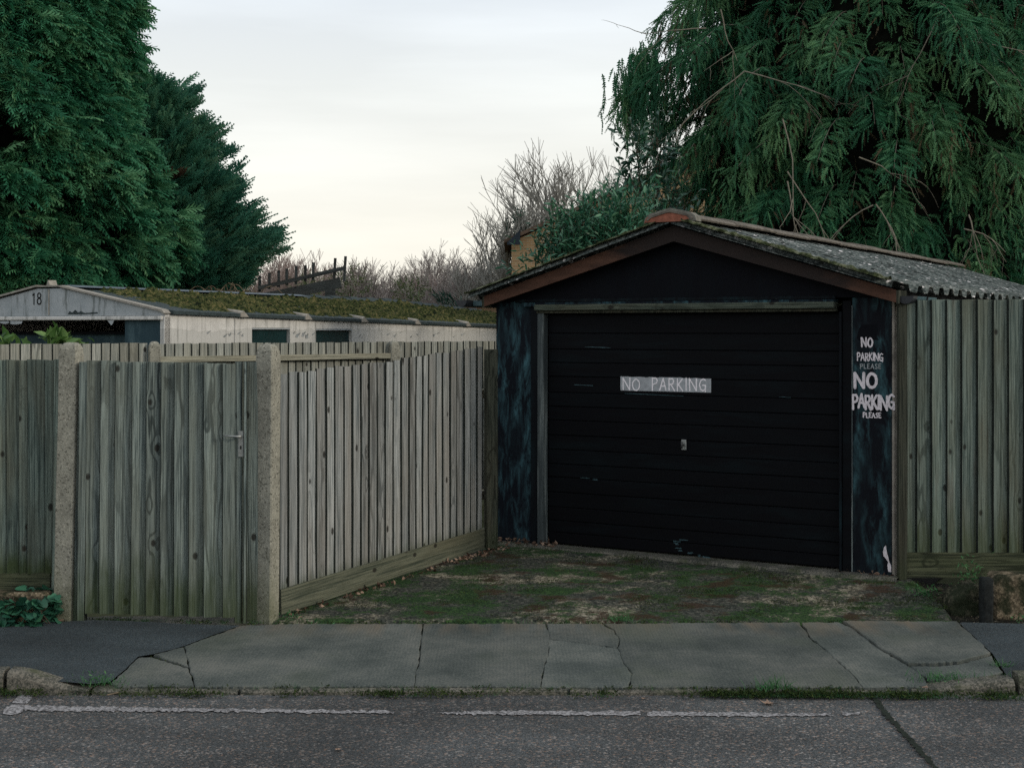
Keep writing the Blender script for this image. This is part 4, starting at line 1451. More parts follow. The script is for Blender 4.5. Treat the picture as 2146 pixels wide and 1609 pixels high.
# fascia boards
yF = -0.13
for sgn in (-1, 1):
    m = MB()
    xe_ = -0.045 if sgn < 0 else GW + 0.045
    xi_ = RX
    zo, zi = roofz(xe_), RZ
    d_ = 0.125
    m.prism([(xe_, zo - 0.012), (xi_, zi - 0.012), (xi_, zi - 0.012 - d_), (xe_, zo - 0.012 - d_ * 0.72)][::(1 if sgn < 0 else -1)], yF, yF + 0.024)
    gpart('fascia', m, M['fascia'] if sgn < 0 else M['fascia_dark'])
    m = MB()     # soffit strip between fascia and gable
    m.prism([(xe_, zo - 0.075), (xi_, zi - 0.075), (xi_, zi - 0.09), (xe_, zo - 0.09)][::(1 if sgn < 0 else -1)], yF + 0.025, -0.002)
    gpart('soffit', m, M['gable_paint'])
    m = MB()     # end return of the fascia
    m.box(min(xe_, xe_ + 0.02 * sgn), max(xe_, xe_ + 0.02 * sgn), yF, 0.0, zo - 0.11, zo - 0.012)
    gpart('fascia_end', m, M['dark_timber'])

# corrugated sheets, ten to a side
WL, AMP = 0.338, 0.034


def sheet(sgn, y0, y1, lift, broken=False):
    ny = int((y1 - y0) / WL * 16)
    nx = 6
    xo = (-0.17 if sgn < 0 else GW + 0.13)
    V, F = [], []
    top, bot = [], []
    for j in range(ny + 1):
        y = y0 + (y1 - y0) * j / ny
        c = max(-0.75, min(0.8, 1.7 * math.cos(2 * math.pi * (y + 0.10) / WL))) * AMP
        for i in range(nx + 1):
            t = i / nx
            ex = xo
            if broken and y < y0 + 0.30: ex = xo + (-0.10 if y < y0 + 0.10 else -0.02)
            ex += 0.008 * nz3(y, 5, 0, 11)
            x = ex + (RX - 0.01 * sgn * -1 - ex) * t
            V.append((x, y, roofz(x) + 0.032 + c + lift + 0.004 * nz3(x, y, 1, 5)))
    n0 = len(V)
    V += [(x, y, z - 0.008) for (x, y, z) in V]
    W_ = nx + 1
    for j in range(ny):
        for i in range(nx):
            a = j * W_ + i
            q = (a, a + 1, a + W_ + 1, a + W_)
            F.append(q if sgn > 0 else q[::-1])
            q2 = tuple(k + n0 for k in q)
            F.append(q2[::-1] if sgn > 0 else q2)
    def edge(ids):
        for p_, q_ in zip(ids[:-1], ids[1:]):
            F.append((p_, q_, q_ + n0, p_ + n0))
    edge([j * W_ for j in range(ny + 1)])
    edge(list(range(W_)))
    edge([ny * W_ + i for i in range(W_)])
    o = obj('roof_sheet', V, F, M['roof'], gar, smooth=True)
    return o


NSH = 10
step = (GL + 0.325) / NSH
for sgn in (-1, 1):
    for k in range(NSH):
        y0 = -0.205 + k * step
        sheet(sgn, y0, y0 + step + 0.04, 0.003 * (k % 2), broken=(sgn > 0 and k == 0))
# ridge tiles
for k in range(NSH):
    y0, y1 = -0.215 + k * step, -0.215 + (k + 1) * step + 0.03
    lift = 0.012 * (k % 2)
    zc = RZ + 0.104 + lift * 0.6
    m = MB()
    pr = [(-0.20, -0.066), (-0.165, -0.040), (-0.02, 0.0), (0.02, 0.0), (0.165, -0.040), (0.20, -0.066), (0.192, -0.078), (0.158, -0.054), (0, -0.014), (-0.158, -0.054), (-0.192, -0.078)]
    m.prism([(RX + a, zc + c + 0.003 * nz3(k, a * 9, 0)) for a, c in pr][::-1], y0, y1)
    gpart('ridge_tile', m, M['ridge'])
# painted end of the ridge
m = MB()
zc = RZ + 0.128
pr = [(-0.225, -0.115), (0.225, -0.115), (0.215, -0.075), (0.175, -0.045), (0.0, -0.004), (-0.175, -0.045), (-0.215, -0.08)]
m.prism([(RX + a, zc + c) for a, c in pr], -0.205, -0.10)
re_ = gpart('ridge_end', m, M['cap_cement'])
m = MB()
pr = [(-0.22, -0.114), (0.155, -0.114), (0.165, -0.095), (0.12, -0.058), (0.06, -0.045), (-0.07, -0.044), (-0.12, -0.058), (-0.2, -0.075)]
m.add([(RX + a, -0.2075, zc + c) for a, c in pr], [tuple(range(len(pr)))])
m.build('paint_patch', M['terracotta'], re_)

# gutters
def gutter(x, y0, y1, z, mat, name='gutter'):
    V, F = [], []
    n = 8
    for (y) in (y0, y1):
        for rr in (0.058, 0.052):
            for k in range(n + 1):
                a = math.pi + math.pi * k / n
                V.append((x + rr * math.cos(a), y, z + rr * math.sin(a)))
    m_ = n + 1
    for k in range(n):
        F.append((k, k + 1, 2 * m_ + k + 1, 2 * m_ + k)[::-1])
        F.append((m_ + k, m_ + k + 1, 3 * m_ + k + 1, 3 * m_ + k))
        F.append((k, k + 1, m_ + k + 1, m_ + k))
    return obj(name, V, F, mat, gar, smooth=True)


g1 = gutter(-0.215, -0.22, GL, roofz(-0.17) - 0.01, M['gutter'])
m = MB(); n = 9
m.prism([(-0.215 + 0.057 * math.cos(math.pi + math.pi * k / n), roofz(-0.17) - 0.01 + 0.057 * math.sin(math.pi + math.pi * k / n)) for k in range(n + 1)], -0.228, -0.220)
m.build('stop_end', M['gutter'], g1)
m = MB(); m.box(-0.158, -0.066, -0.135, -0.10, roofz(-0.17) - 0.06, roofz(-0.17) - 0.012, 0.006)
m.build('bracket', M['gutter_blue'], g1)
g2 = gutter(GW + 0.105, 0.02, 0.62, roofz(GW + 0.13) - 0.028, M['gutter_blue'])
m = MB(); m.prism([(GW + 0.105 + 0.058 * math.cos(math.pi + math.pi * k / n), roofz(GW + 0.13) - 0.028 + 0.058 * math.sin(math.pi + math.pi * k / n)) for k in range(n + 1)], -0.10, 0.02)
m.build('stop_end', M['gutter'], g2)
m = MB(); m.tube([(GW + 0.105 + 0.064 * math.cos(math.pi + math.pi * k / n), 0.30, roofz(GW + 0.13) - 0.028 + 0.064 * math.sin(math.pi + math.pi * k / n)) for k in range(n + 1)], 0.007, 5)
m.build('bracket', M['gutter'], g2)

# moss along the front verge
def lump_strip(pts, wd, hgt, seg, seed):
    """a bumpy cushion following a line"""
    V, F = [], []
    n = len(pts)
    K = 6
    for i, p in enumerate(pts):
        for k in range(K + 1):
            a = math.pi * k / K
            r1 = 0.65 + 0.6 * nz3(i * 0.45 + seed, k * 0.6, seed, 1)
            V.append((p[0], p[1] - math.cos(a) * wd * r1, p[2] + math.sin(a) * hgt * max(0.12, r1)))
    for i in range(n - 1):
        for k in range(K):
            a = i * (K + 1) + k
            F.append((a, a + K + 1, a + K + 2, a + 1))
    return V, F


m = MB()
pts = [(RX + 0.10 + (GW + 0.02 - RX - 0.10) * i / 90, -0.190, 0) for i in range(91)]
m.add(*lump_strip([(x, y, roofz(x) + 0.05) for x, y, _ in pts], 0.055, 0.034, 90, 3))
pts = [(RX - 0.12 - (RX + 0.10) * 0.98 * i / 90, -0.190, 0) for i in range(91)]
m.add(*[(v, [tuple(reversed(f)) for f in f_]) for v, f_ in [lump_strip([(x, y, roofz(x) + 0.046) for x, y, _ in pts], 0.05, 0.026, 90, 13)]][0])
mo = gpart('verge_moss', m, M['moss_dark'], True)
mo['kind'] = 'stuff'

# ================================================================== GARAGE 18
E0 = 14.5
HC = Vector(((345 - CX) / FOC * E0, E0, 0))        # right front corner
HA = math.atan2(-0.41, 0.91)
g18 = thing('garage', (HC.x, HC.y, 0), HA, 'low pale concrete garage with a mossy roof and the number 18', 'garage', 'garages')
HU = Vector((math.cos(HA), math.sin(HA), 0)); HV = Vector((-math.sin(HA), math.cos(HA), 0))


def HP(px, py, y=0.0):
    k = (px - CX) / FOC
    ox, oy = HC.x + HV.x * y, HC.y + HV.y * y
    t = (k * oy - ox) / (HU.x - k * HU.y)
    Y = oy + HU.y * t
    return t, EYE - (py - HY) * Y / FOC


def HS(px, py):
    """pixel to (depth, z) on the right side wall"""
    k = (px - CX) / FOC
    t = (k * HC.y - HC.x) / (HV.x - k * HV.y)
    Y = HC.y + HV.y * t
    return t, EYE - (py - HY) * Y / FOC


HW, HL = 1.56, 11.0                                  # half width, ridge length
EZ = EYE - (656 - HY) * E0 / FOC                    # eave height
RZ18 = 2.285


def hpart(name, mb, mat, smooth=False):
    return mb.build(name, mat, g18, smooth=smooth)


eave = lambda y: EZ - 0.016 * y
ridge = lambda y: RZ18 - 0.004 * y - 0.033 * max(0.0, y - 7.4)
zb18 = HP(200, 662)[1]
m = MB(); m.prism([(-2 * HW, zb18), (0.0, zb18), (0.0, EZ - 0.01), (-0.03, EZ + 0.015), (-HW + 0.17, RZ18 - 0.02), (-HW - 0.17, RZ18 - 0.02), (-2 * HW, EZ)], 0.0, 0.06)
gab = hpart('gable_panel', m, M['gable_white'])
m = MB(); m.box(-2 * HW - 0.02, -0.02, -0.03, 0.05, HP(200, 671)[1], zb18 - 0.004, 0.008); hpart('beam', m, M['wall_white'])
m = MB(); m.prism([(-2 * HW - 0.03, EZ + 0.01), (-HW - 0.17, RZ18 + 0.0), (-HW - 0.17, RZ18 + 0.02), (-2 * HW - 0.03, EZ + 0.03)][::-1], -0.03, 0.10); hpart('verge_trim', m, M['edge_light'])
m = MB(); m.prism([(0.02, EZ + 0.0), (-0.015, EZ + 0.035), (-HW + 0.17, RZ18 + 0.012), (-HW + 0.17, RZ18 - 0.008), (-0.03, EZ + 0.016), (0.0, EZ - 0.012)], -0.03, 0.10); hpart('verge_trim', m, M['edge_light'])
m = MB(); m.prism([(-HW - 0.2, RZ18 - 0.002), (-HW + 0.2, RZ18 - 0.002), (-HW + 0.19, RZ18 + 0.012), (-HW + 0.022, RZ18 + 0.018), (-HW + 0.003, RZ18 + 0.072), (-HW - 0.004, RZ18 + 0.072), (-HW - 0.022, RZ18 + 0.016), (-HW - 0.19, RZ18 + 0.010)], -0.02, 0.10); hpart('ridge_finial', m, M['edge_light'])
m = MB(); m.box(-HW - 0.012, -HW + 0.004, -0.006, -0.001, zb18 + 0.01, RZ18 - 0.03); m.build('joint_strip', M['edge_light'], gab)
lettering('numeral', '18', (68, 88, 614, 638), -0.003, 0.014, M['black_hole'], gab, 0.01, lambda a, c: HP(a, c), gap=0.14)
m = MB()
pts = [(142, 659), (146, 652), (152, 655), (158, 649), (164, 655), (170, 652), (178, 656), (190, 655), (204, 654), (206, 657), (176, 659)]
m.add([(HP(x, y)[0], -0.003, HP(x, y)[1]) for x, y in pts], [tuple(range(len(pts)))])
m.build('flaked_patch', M['slate_edge'], gab)
# pier, door and dark opening under the beam
xp = HP(258, 690)[0]
m = MB(); m.box(xp, -0.03, 0.03, 0.10, -0.27, HP(300, 672)[1]); hpart('pier_panel', m, M['blue_panel'])
m = MB(); m.box(-0.06, 0.0, 0.0, 0.10, -0.27, zb18 - 0.006, 0.006); hpart('corner_post', m, M['wall_white'])
m = MB(); m.box(-2 * HW, xp - 0.01, 0.34, 0.40, -0.27, HP(150, 699)[1]); hpart('door', m, M['blue_panel'])
m = MB(); m.box(-2 * HW, xp - 0.01, 0.28, 0.32, HP(150, 695)[1] - 0.03, HP(150, 695)[1]); hpart('door_rail', m, M['gable_paint'])
# peeling strips hanging from the beam
m = MB()
for pts in ([(2, 673), (22, 673), (22, 677), (14, 679), (2, 677)], [(24, 672), (50, 673), (48, 678), (34, 680), (24, 679)], [(228, 672), (242, 671), (240, 676), (236, 682), (232, 677)]):
    m.add([(HP(x, y)[0], -0.02, HP(x, y)[1]) for x, y in pts], [tuple(range(len(pts)))])
hpart('paint_flakes', m, M['gable_white'])['kind'] = 'stuff'
# right side wall in panels with two windows
wx = [HS(528, 700), HS(607, 700), HS(662, 700), HS(737, 700)]
zw0, zw1 = HS(560, 720)[1], HS(568, 687)[1]
zw1b = HS(700, 689)[1]
ybr = [0.0, HS(491, 700)[0], wx[0][0], wx[1][0], wx[2][0], wx[3][0], HS(800, 700)[0], HS(880, 700)[0], HS(965, 700)[0], 9.0, HL]
for i in range(len(ybr) - 1):
    y0, y1 = ybr[i], ybr[i + 1]
    zt0 = eave(y0) - 0.012; zt1 = eave(y1) - 0.012
    if i in (2, 4):
        zb = zw1 if i == 2 else zw1b
        m = MB(); m.prism([(y0, zb), (y1, zb), (y1, zt1), (y0, zt0)], 0.0, -0.06, 'x'); hpart('wall_panel', m, M['wall_white'])
        m = MB(); m.prism([(y0, -0.27), (y1, -0.27), (y1, 1.52), (y0, 1.52)], 0.0, -0.06, 'x'); hpart('wall_panel', m, M['wall_white'])
        m = MB(); m.box(-0.050, -0.042, y0, y1, 1.53, zb - 0.005); wd_ = hpart('window', m, M['glass'])
        m = MB(); m.box(-0.03, 0.004, y0, y1, zb - 0.018, zb - 0.003); m.build('frame', M['gable_white'], wd_)
    else:
        m = MB(); m.prism([(y0 + 0.004, -0.27), (y1 - 0.004, -0.27), (y1 - 0.004, zt1), (y0 + 0.004, zt0)], 0.003 * (i % 2), -0.06, 'x'); hpart('wall_panel', m, M['wall_white'])
# curling flakes of paint on the wall
m = MB()
for (px, py, s_) in ((480, 700, 9), (470, 703, 6), (499, 698, 6), (506, 702, 6), (435, 696, 5), (614, 697, 9), (622, 702, 8), (634, 700, 9), (641, 704, 9), (655, 699, 7), (752, 703, 7), (757, 706, 6), (812, 700, 7), (826, 703, 8), (838, 696, 6), (860, 705, 7), (874, 700, 6), (908, 702, 7), (916, 698, 5), (950, 705, 6), (968, 700, 6)):
    y_, z_ = HS(px, py)
    h_ = s_ / 190.0 * random.uniform(0.7, 1.3)
    w_ = h_ * random.uniform(0.35, 0.6)
    a = random.uniform(-0.7, 0.7)
    V = []
    for i in range(4):
        for j in range(2):
            u_, v_ = (j - 0.5) * w_ * (1 - 0.2 * i), (i / 3 - 0.5) * h_
            V.append((0.006 + 0.03 * (i / 3) ** 2 + 0.004 * j, y_ + (u_ * math.cos(a) - v_ * math.sin(a)) * 1.8, z_ + u_ * math.sin(a) + v_ * math.cos(a)))
    m.add(V, [(2 * i, 2 * i + 1, 2 * i + 3, 2 * i + 2) for i in range(3)])
hpart('paint_flakes', m, M['gable_white'])['kind'] = 'stuff'
m = MB(); m.prism([(0.06, -0.27), (HL, -0.27), (HL, EZ - 0.10), (0.06, EZ + 0.015)], -2 * HW, -2 * HW + 0.06, 'x'); hpart('side_wall', m, M['wall_white'])
m = MB(); m.prism([(-2 * HW + 0.06, -0.27), (-0.06, -0.27), (-0.06, eave(HL) - 0.02), (-HW, ridge(HL) - 0.03), (-2 * HW + 0.06, EZ - 0.14)], HL - 0.06, HL); hpart('rear_wall', m, M['wall_white'])


# roof: sheets with a rolled joint, moss lying on them
def roof18(u, y):
    """u 0 at right eave, 1 at ridge"""
    x = 0.05 + (-HW - 0.05) * u
    return x, eave(y) + 0.02 + (ridge(y) - eave(y) - 0.02) * u


jy = [0.08] + [HS(p_, 660)[0] for p_ in (505, 640, 758, 870, 976)] + [9.4] + [HL]
for i in range(len(jy) - 1):
    y0, y1 = jy[i], jy[i + 1]
    m = MB()
    V, F = [], []
    a = [roof18(0, y0), roof18(1, y0), roof18(1, y1), roof18(0, y1)]
    ys = [y0, y0, y1, y1]
    V = [(p_[0], y, p_[1] + 0.006) for p_, y in zip(a, ys)] + [(p_[0], y, p_[1] - 0.030) for p_, y in zip(a, ys)]
    m.add(V, [(3, 2, 1, 0)[::-1], (4, 5, 6, 7)[::-1], (0, 1, 5, 4), (1, 2, 6, 5), (2, 3, 7, 6), (3, 0, 4, 7)])
    sh_ = hpart('roof_sheet', m, M['slate_edge'])
    if i > 0:
        m = MB()
        r0 = roof18(0, y0); r1 = roof18(0.13, y0)
        m.prism([(y0 - 0.13, 0), (y0 + 0.05, 0), (y0 + 0.02, 0.075), (y0 - 0.05, 0.075)], 0.0, 0.001, 'x') if False else None
        q = 0.012
        Vv = [(r0[0] + q, y0 - 0.09, r0[1] - 0.03), (r0[0] + q, y0 + 0.07, r0[1] - 0.03), (r0[0] + q, y0 - 0.03, r0[1] + 0.04), (r0[0] + q, y0 - 0.08, r0[1] + 0.02),
              (r1[0], y0 - 0.09, r1[1]), (r1[0], y0 + 0.05, r1[1]), (r1[0], y0 - 0.02, r1[1] + 0.028), (r1[0], y0 - 0.10, r1[1] + 0.03)]
        m.add(Vv, [(0, 1, 2, 3), (1, 5, 6, 2), (2, 6, 7, 3), (0, 3, 7, 4)])
        m.build('rolled_joint', M['edge_light'], sh_)
m = MB()
V = [(-HW, 0.08, ridge(0)), (-HW, HL, ridge(HL)), (-2 * HW - 0.05, HL, EZ - 0.1), (-2 * HW - 0.05, 0.08, EZ + 0.02)]
m.add([(x, y, z + 0.01) for x, y, z in V] + [(x, y, z - 0.02) for x, y, z in V], [(0, 1, 2, 3)[::-1], (4, 5, 6, 7), (0, 4, 5, 1), (1, 5, 6, 2), (2, 6, 7, 3), (3, 7, 4, 0)])
hpart('roof_sheet', m, M['slate_edge'])
m = MB()
m.prism([(-HW - 0.16, ridge(0) + 0.0), (-HW - 0.10, ridge(0) + 0.022), (-HW + 0.06, ridge(0) + 0.026), (-HW + 0.19, ridge(0) + 0.0)][::-1], 0.2, 4.9); hpart('ridge_sheet', m, M['sheet_grey'])
m = MB()
for i in range(23):
    y0 = 4.9 + i * 0.26
    m.prism([(-HW - 0.14, ridge(y0) - 0.01), (-HW - 0.08, ridge(y0) + 0.035 + 0.012 * (i % 2)), (-HW + 0.06, ridge(y0) + 0.04 + 0.012 * (i % 2)), (-HW + 0.16, ridge(y0) - 0.01)][::-1], y0 + 0.004, y0 + 0.256)
hpart('ridge_tile', m, M['slate_edge'])
# moss carpet
NU, NY = 46, 620
V, F = [], []
for j in range(NY + 1):
    y = 0.30 + (HL - 0.32) * j / NY
    for i in range(NU + 1):
        u = 0.045 + 0.90 * i / NU
        x, z = roof18(u, y)
        n1 = nz3(x * 5, y * 5, 0) ; n2 = nz3(x * 16, y * 16, 3); n3 = nz3(x * 38, y * 38, 9)
        h = 0.019 + 0.055 * n1 + 0.070 * n2 + 0.042 * n3
        edge_ = min(1, (u - 0.045) / 0.05) * min(1, (0.945 - u) / 0.06) * min(1, (y - 0.30) / 0.5)
        if u < 0.12: h += 0.012 * nz3(x * 9, y * 9, 7)
        V.append((x, y, z + 0.004 + h * 0.95 * edge_ - 0.012 * (1 - edge_)))
for j in range(NY):
    for i in range(NU):
        a = j * (NU + 1) + i
        F.append((a, a + NU + 1, a + NU + 2, a + 1)[::-1])
F = np.array(F); V = np.array(V)
mo = obj('roof_moss', V, F[:, ::-1].copy(), M['moss'], g18, smooth=True)
mo['kind'] = 'stuff'

# ================================================================== PLANT SHAPES
def tris(V, F):
    return np.array(V, dtype=float), np.array(F, dtype=np.int32)


def frond_template(n=6, wid=0.30, curl=0.25, lw=0.055):
    """flat scaly spray pointing along +y, its tip curving down"""
    V, F = [], []
    def bend(x, y, z=0):
        return (x, y, z - curl * y * y)
    # axis
    for i in range(3):
        y = i / 2
        w_ = 0.034 * (1 - y) + 0.010
        V += [bend(-w_, y), bend(w_, y)]
    for i in range(2):
        F += [(2 * i, 2 * i + 1, 2 * i + 3), (2 * i, 2 * i + 3, 2 * i + 2)]
    for k in range(n):
        y = 0.10 + 0.82 * k / (n - 1)
        L = wid * (1.0 - 0.75 * (y - 0.10)) * (1.15 if k % 2 else 0.85)
        for sg in (-1, 1):
            b_ = len(V)
            V += [bend(0, y - lw * 0.9), bend(sg * L, y + L * 0.95, -0.06), bend(sg * L * 0.30, y + L * 0.55 + lw * 0.9, 0.03)]
            F += [(b_, b_ + 1, b_ + 2) if sg > 0 else (b_, b_ + 2, b_ + 1)]
    return tris(V, F)


def leaf_template(asp=0.32, fold=0.10, curl=0.15):
    V = [(0, 0, 0), (-asp * 0.42, 0.30, fold * 0.6), (0, 0.32, 0), (asp * 0.42, 0.30, fold * 0.6), (-asp * 0.40, 0.66, fold * 0.5 - curl * 0.4), (0, 0.68, -curl * 0.42), (asp * 0.40, 0.66, fold * 0.5 - curl * 0.4), (0, 1, -curl)]
    F = [(0, 2, 1), (0, 3, 2), (1, 2, 5), (1, 5, 4), (2, 3, 6), (2, 6, 5), (4, 5, 7), (5, 6, 7)]
    return tris(V, F)


def frames(dirs, roll):
    """rotation matrices whose y axis is dir, rolled about it"""
    d = dirs / np.maximum(1e-9, np.linalg.norm(dirs, axis=1, keepdims=True))
    up = np.tile(np.array([0.0, 0.0, 1.0]), (len(d), 1))
    bad = np.abs(d[:, 2]) > 0.97
    up[bad] = (0, 1, 0)
    x = np.cross(d, up); x /= np.linalg.norm(x, axis=1, keepdims=True)
    z = np.cross(x, d)
    c, s_ = np.cos(roll)[:, None], np.sin(roll)[:, None]
    x2 = x * c + z * s_
    z2 = -x * s_ + z * c
    return np.stack([x2, d, z2], axis=2)


def scatter(tpl, pos, dirs, size, roll, tint, wscale=None):
    TV, TF = tpl
    Rm = frames(dirs, roll)
    loc = TV[None, :, :] * np.asarray(size)[:, None, None]
    if wscale is not None:
        loc = loc * np.stack([wscale, np.ones_like(wscale), wscale], 1)[:, None, :]
    W_ = np.einsum('kij,knj->kni', Rm, loc) + pos[:, None, :]
    K, n = W_.shape[0], W_.shape[1]
    Fm = TF[None, :, :] + (np.arange(K) * n)[:, None, None]
    return W_.reshape(-1, 3), Fm.reshape(-1, 3), np.repeat(tint, n)


def join(parts):
    V, F, T, k = [], [], [], 0
    for v, f, t in parts:
        V.append(v); F.append(f + k); T.append(t); k += len(v)
    return np.concatenate(V), np.concatenate(F), np.concatenate(T)


FROND = frond_template(5, 0.36, 0.35, 0.075)
FROND_B = frond_template(5, 0.26, 0.10, 0.07)
HANG = frond_template(6, 0.17, 0.02, 0.055)
LEAF = leaf_template(0.34)
LEAF_N = leaf_template(0.26, 0.06, 0.25)


def blob(name, center, rfun, z0, z1, mat, parent, nz_=20, na=28, amp=0.25, seed=0.0):
    """lumpy closed core"""
    V, F = [], []
    for i in range(nz_ + 1):
        z = z0 + (z1 - z0) * i / nz_
        for k in range(na):
            a = 2 * math.pi * k / na
            r_ = rfun(z, a) * (1 + amp * nz3(math.cos(a) * 2 + seed, math.sin(a) * 2, z * 0.9))
            V.append((center[0] + r_ * math.cos(a), center[1] + r_ * math.sin(a), z))
    for i in range(nz_):
        for k in range(na):
            l = (k + 1) % na
            F.append((i * na + k, i * na + l, (i + 1) * na + l, (i + 1) * na + k))
    F.append(tuple(range(na))[::-1]); F.append(tuple(nz_ * na + k for k in range(na)))
    return obj(name, V, F, mat, parent, -parent.location, smooth=True)


def conifer(center, prof, z_lo, z_hi, ncl, per, size, mat, root, up=0.15, droop=0.5, plume=False, brown=None, face=True):
    """clusters of sprays on the surface of a crown of revolution"""
    parts, bparts = [], []
    ca = math.atan2(-center[1], -center[0])
    for c in range(ncl):
        z = z_lo + (z_hi - z_lo) * (1 - math.sqrt(1 - RNG.random() * 0.97)) if False else z_lo + (z_hi - z_lo) * RNG.random()
        a = ca + (RNG.random() - 0.5) * (2 * math.pi * 0.66 if face else 2 * math.pi)
        lump = 0.20 * mnoise.noise(Vector((math.cos(a) * 2.1, math.sin(a) * 2.1, z * 0.8))) + 0.10 * mnoise.noise(Vector((math.cos(a) * 6, math.sin(a) * 6, z * 2.2)))
        r_ = prof(z) * (0.93 + lump * 1.5) + RNG.normal() * 0.10
        out = np.array([math.cos(a), math.sin(a), 0.0])
        base = np.array([center[0], center[1], z]) + out * (r_ - size * 1.3)
        k = per
        side = np.array([-math.sin(a), math.cos(a), 0.0])
        if plume:
            # feathery plume: a branch rising outwards with sprays along it
            bd = out * 1.0 + np.array([0, 0, up + 0.35 * RNG.random()]) + side * RNG.normal() * 0.35
            bd /= np.linalg.norm(bd)
            L = size * (1.4 + 2.2 * RNG.random() ** 2)
            t = RNG.random(k) ** 0.6
            pos = base + out * size * 0.5 + bd * (t * L)[:, None] + RNG.normal(size=(k, 3)) * 0.05
            d = bd + RNG.normal(size=(k, 3)) * 0.65 * (1.1 - t)[:, None]
        else:
            pos = base + out * (RNG.random(k) * size * 0.9)[:, None] + side * (RNG.normal(size=k) * size * 0.48)[:, None] + np.array([0, 0, 1.0]) * (RNG.normal(size=k) * size * 0.40)[:, None]
            d = out * 1.0 + side * (RNG.normal(size=k) * 0.75)[:, None] + np.array([0, 0, 1.0]) * (up - droop * RNG.random(k) + RNG.normal(size=k) * 0.3)[:, None]
        sz = size * (0.65 + 0.6 * RNG.random(k))
        ct = RNG.random()
        tint = np.clip(0.25 + 0.5 * ct + RNG.normal(size=k) * 0.14, 0, 1)
        pr = scatter(FROND_B if plume else FROND, pos, d, sz, (RNG.random(k) * 6.28 if plume else RNG.normal(size=k) * 0.7), tint)
        if brown is not None and brown(z, a):
            bparts.append(pr)
        else:
            parts.append(pr)
    V, F, T = join(parts)
    o = obj('crown', V, F, mat, root, -root.location, tint=T)
    if bparts:
        V, F, T = join(bparts)
        obj('dead_foliage', V, F, M['brown_leaf'], root, -root.location, tint=T)
    return o


def interp(z, pts):
    zs = [p_[0] for p_ in pts]; rs = [p_[1] for p_ in pts]
    return float(np.interp(z, zs, rs))


# ---- big cypress at the left
c1 = (-8.85, 22.6)
t1 = thing('cypress_tree', (c1[0], c1[1], -0.27), 0, 'tall dense green cypress towering over the garage numbered 18', 'tree', 'conifers')
pf1 = [(0.5, 2.5), (2.4, 2.72), (4.0, 2.95), (5.6, 2.85), (7.2, 2.55), (9.0, 2.0), (11.5, 1.2), (13.0, 0.15)]
p1 = lambda z: interp(z, pf1)
m = MB(); m.tube([(c1[0], c1[1], -0.4), (c1[0], c1[1], 4), (c1[0] + 0.1, c1[1], 9), (c1[0], c1[1], 12.4)], [0.34, 0.26, 0.14, 0.03], 8)
world_part('trunk', m, M['bark'], t1, True)
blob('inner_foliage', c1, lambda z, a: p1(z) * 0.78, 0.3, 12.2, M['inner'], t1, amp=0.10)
conifer(c1, p1, 0.8, 8.6, 1350, 43, 0.28, M['cypress_leaf'], t1, up=0.22, droop=0.75)
conifer(c1, p1, 8.6, 12.8, 200, 30, 0.34, M['cypress_leaf'], t1, up=0.3, droop=0.7)

# ---- second conifer behind it
c2 = (-7.05, 26.4)
t2 = thing('cypress_tree', (c2[0], c2[1], -0.27), 0, 'smaller blue-green conifer with feathery tips behind the tall cypress', 'tree', 'conifers')
pf2 = [(0.5, 1.1), (2.0, 1.28), (2.9, 1.66), (4.1, 1.32), (4.6, 1.06), (5.2, 0.72), (5.7, 0.38), (6.0, 0.2), (6.2, 0.06)]
p2 = lambda z: interp(z, pf2)
m = MB(); m.tube([(c2[0], c2[1], -0.4), (c2[0], c2[1], 3), (c2[0], c2[1], 6.6)], [0.22, 0.16, 0.03], 8)
world_part('trunk', m, M['bark'], t2, True)
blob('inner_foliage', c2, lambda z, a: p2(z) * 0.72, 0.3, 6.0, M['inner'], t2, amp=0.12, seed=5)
def br2(z, a):
    x = math.cos(a)
    return (abs(z - 4.4) < 0.16 and 0.05 < x < 0.40) or (abs(z - 3.9 - 0.5 * (x - 0.2)) < 0.10 and 0.1 < x < 0.7) or RNG.random() < 0.012
conifer(c2, p2, 0.8, 6.15, 950, 34, 0.30, M['blue_leaf'], t2, up=0.42, plume=True, brown=br2)


# ---- weeping conifer at the right
c3 = (6.1, 23.4)
t3 = thing('weeping_conifer', (c3[0], c3[1], -0.27), 0, 'huge dark weeping conifer hanging over the black garage roof', 'tree', 'conifers')
pf3 = [(1.5, 3.2), (2.6, 3.6), (3.6, 3.55), (4.6, 3.6), (5.6, 3.75), (6.6, 3.6), (8.0, 3.2), (10.0, 2.6), (12.0, 1.2), (13.5, 0.2)]
p3 = lambda z: interp(z, pf3)
m = MB(); m.tube([(c3[0], c3[1], -0.4), (c3[0], c3[1], 3), (c3[0], c3[1], 8), (c3[0], c3[1], 12.5)], [0.5, 0.42, 0.25, 0.04], 10)
world_part('trunk', m, M['bark'], t3, True)
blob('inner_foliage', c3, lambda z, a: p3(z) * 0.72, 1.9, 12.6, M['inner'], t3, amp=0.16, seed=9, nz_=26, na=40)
limbs = []
parts, cones = [], []
ca3 = math.atan2(-c3[1], -c3[0])


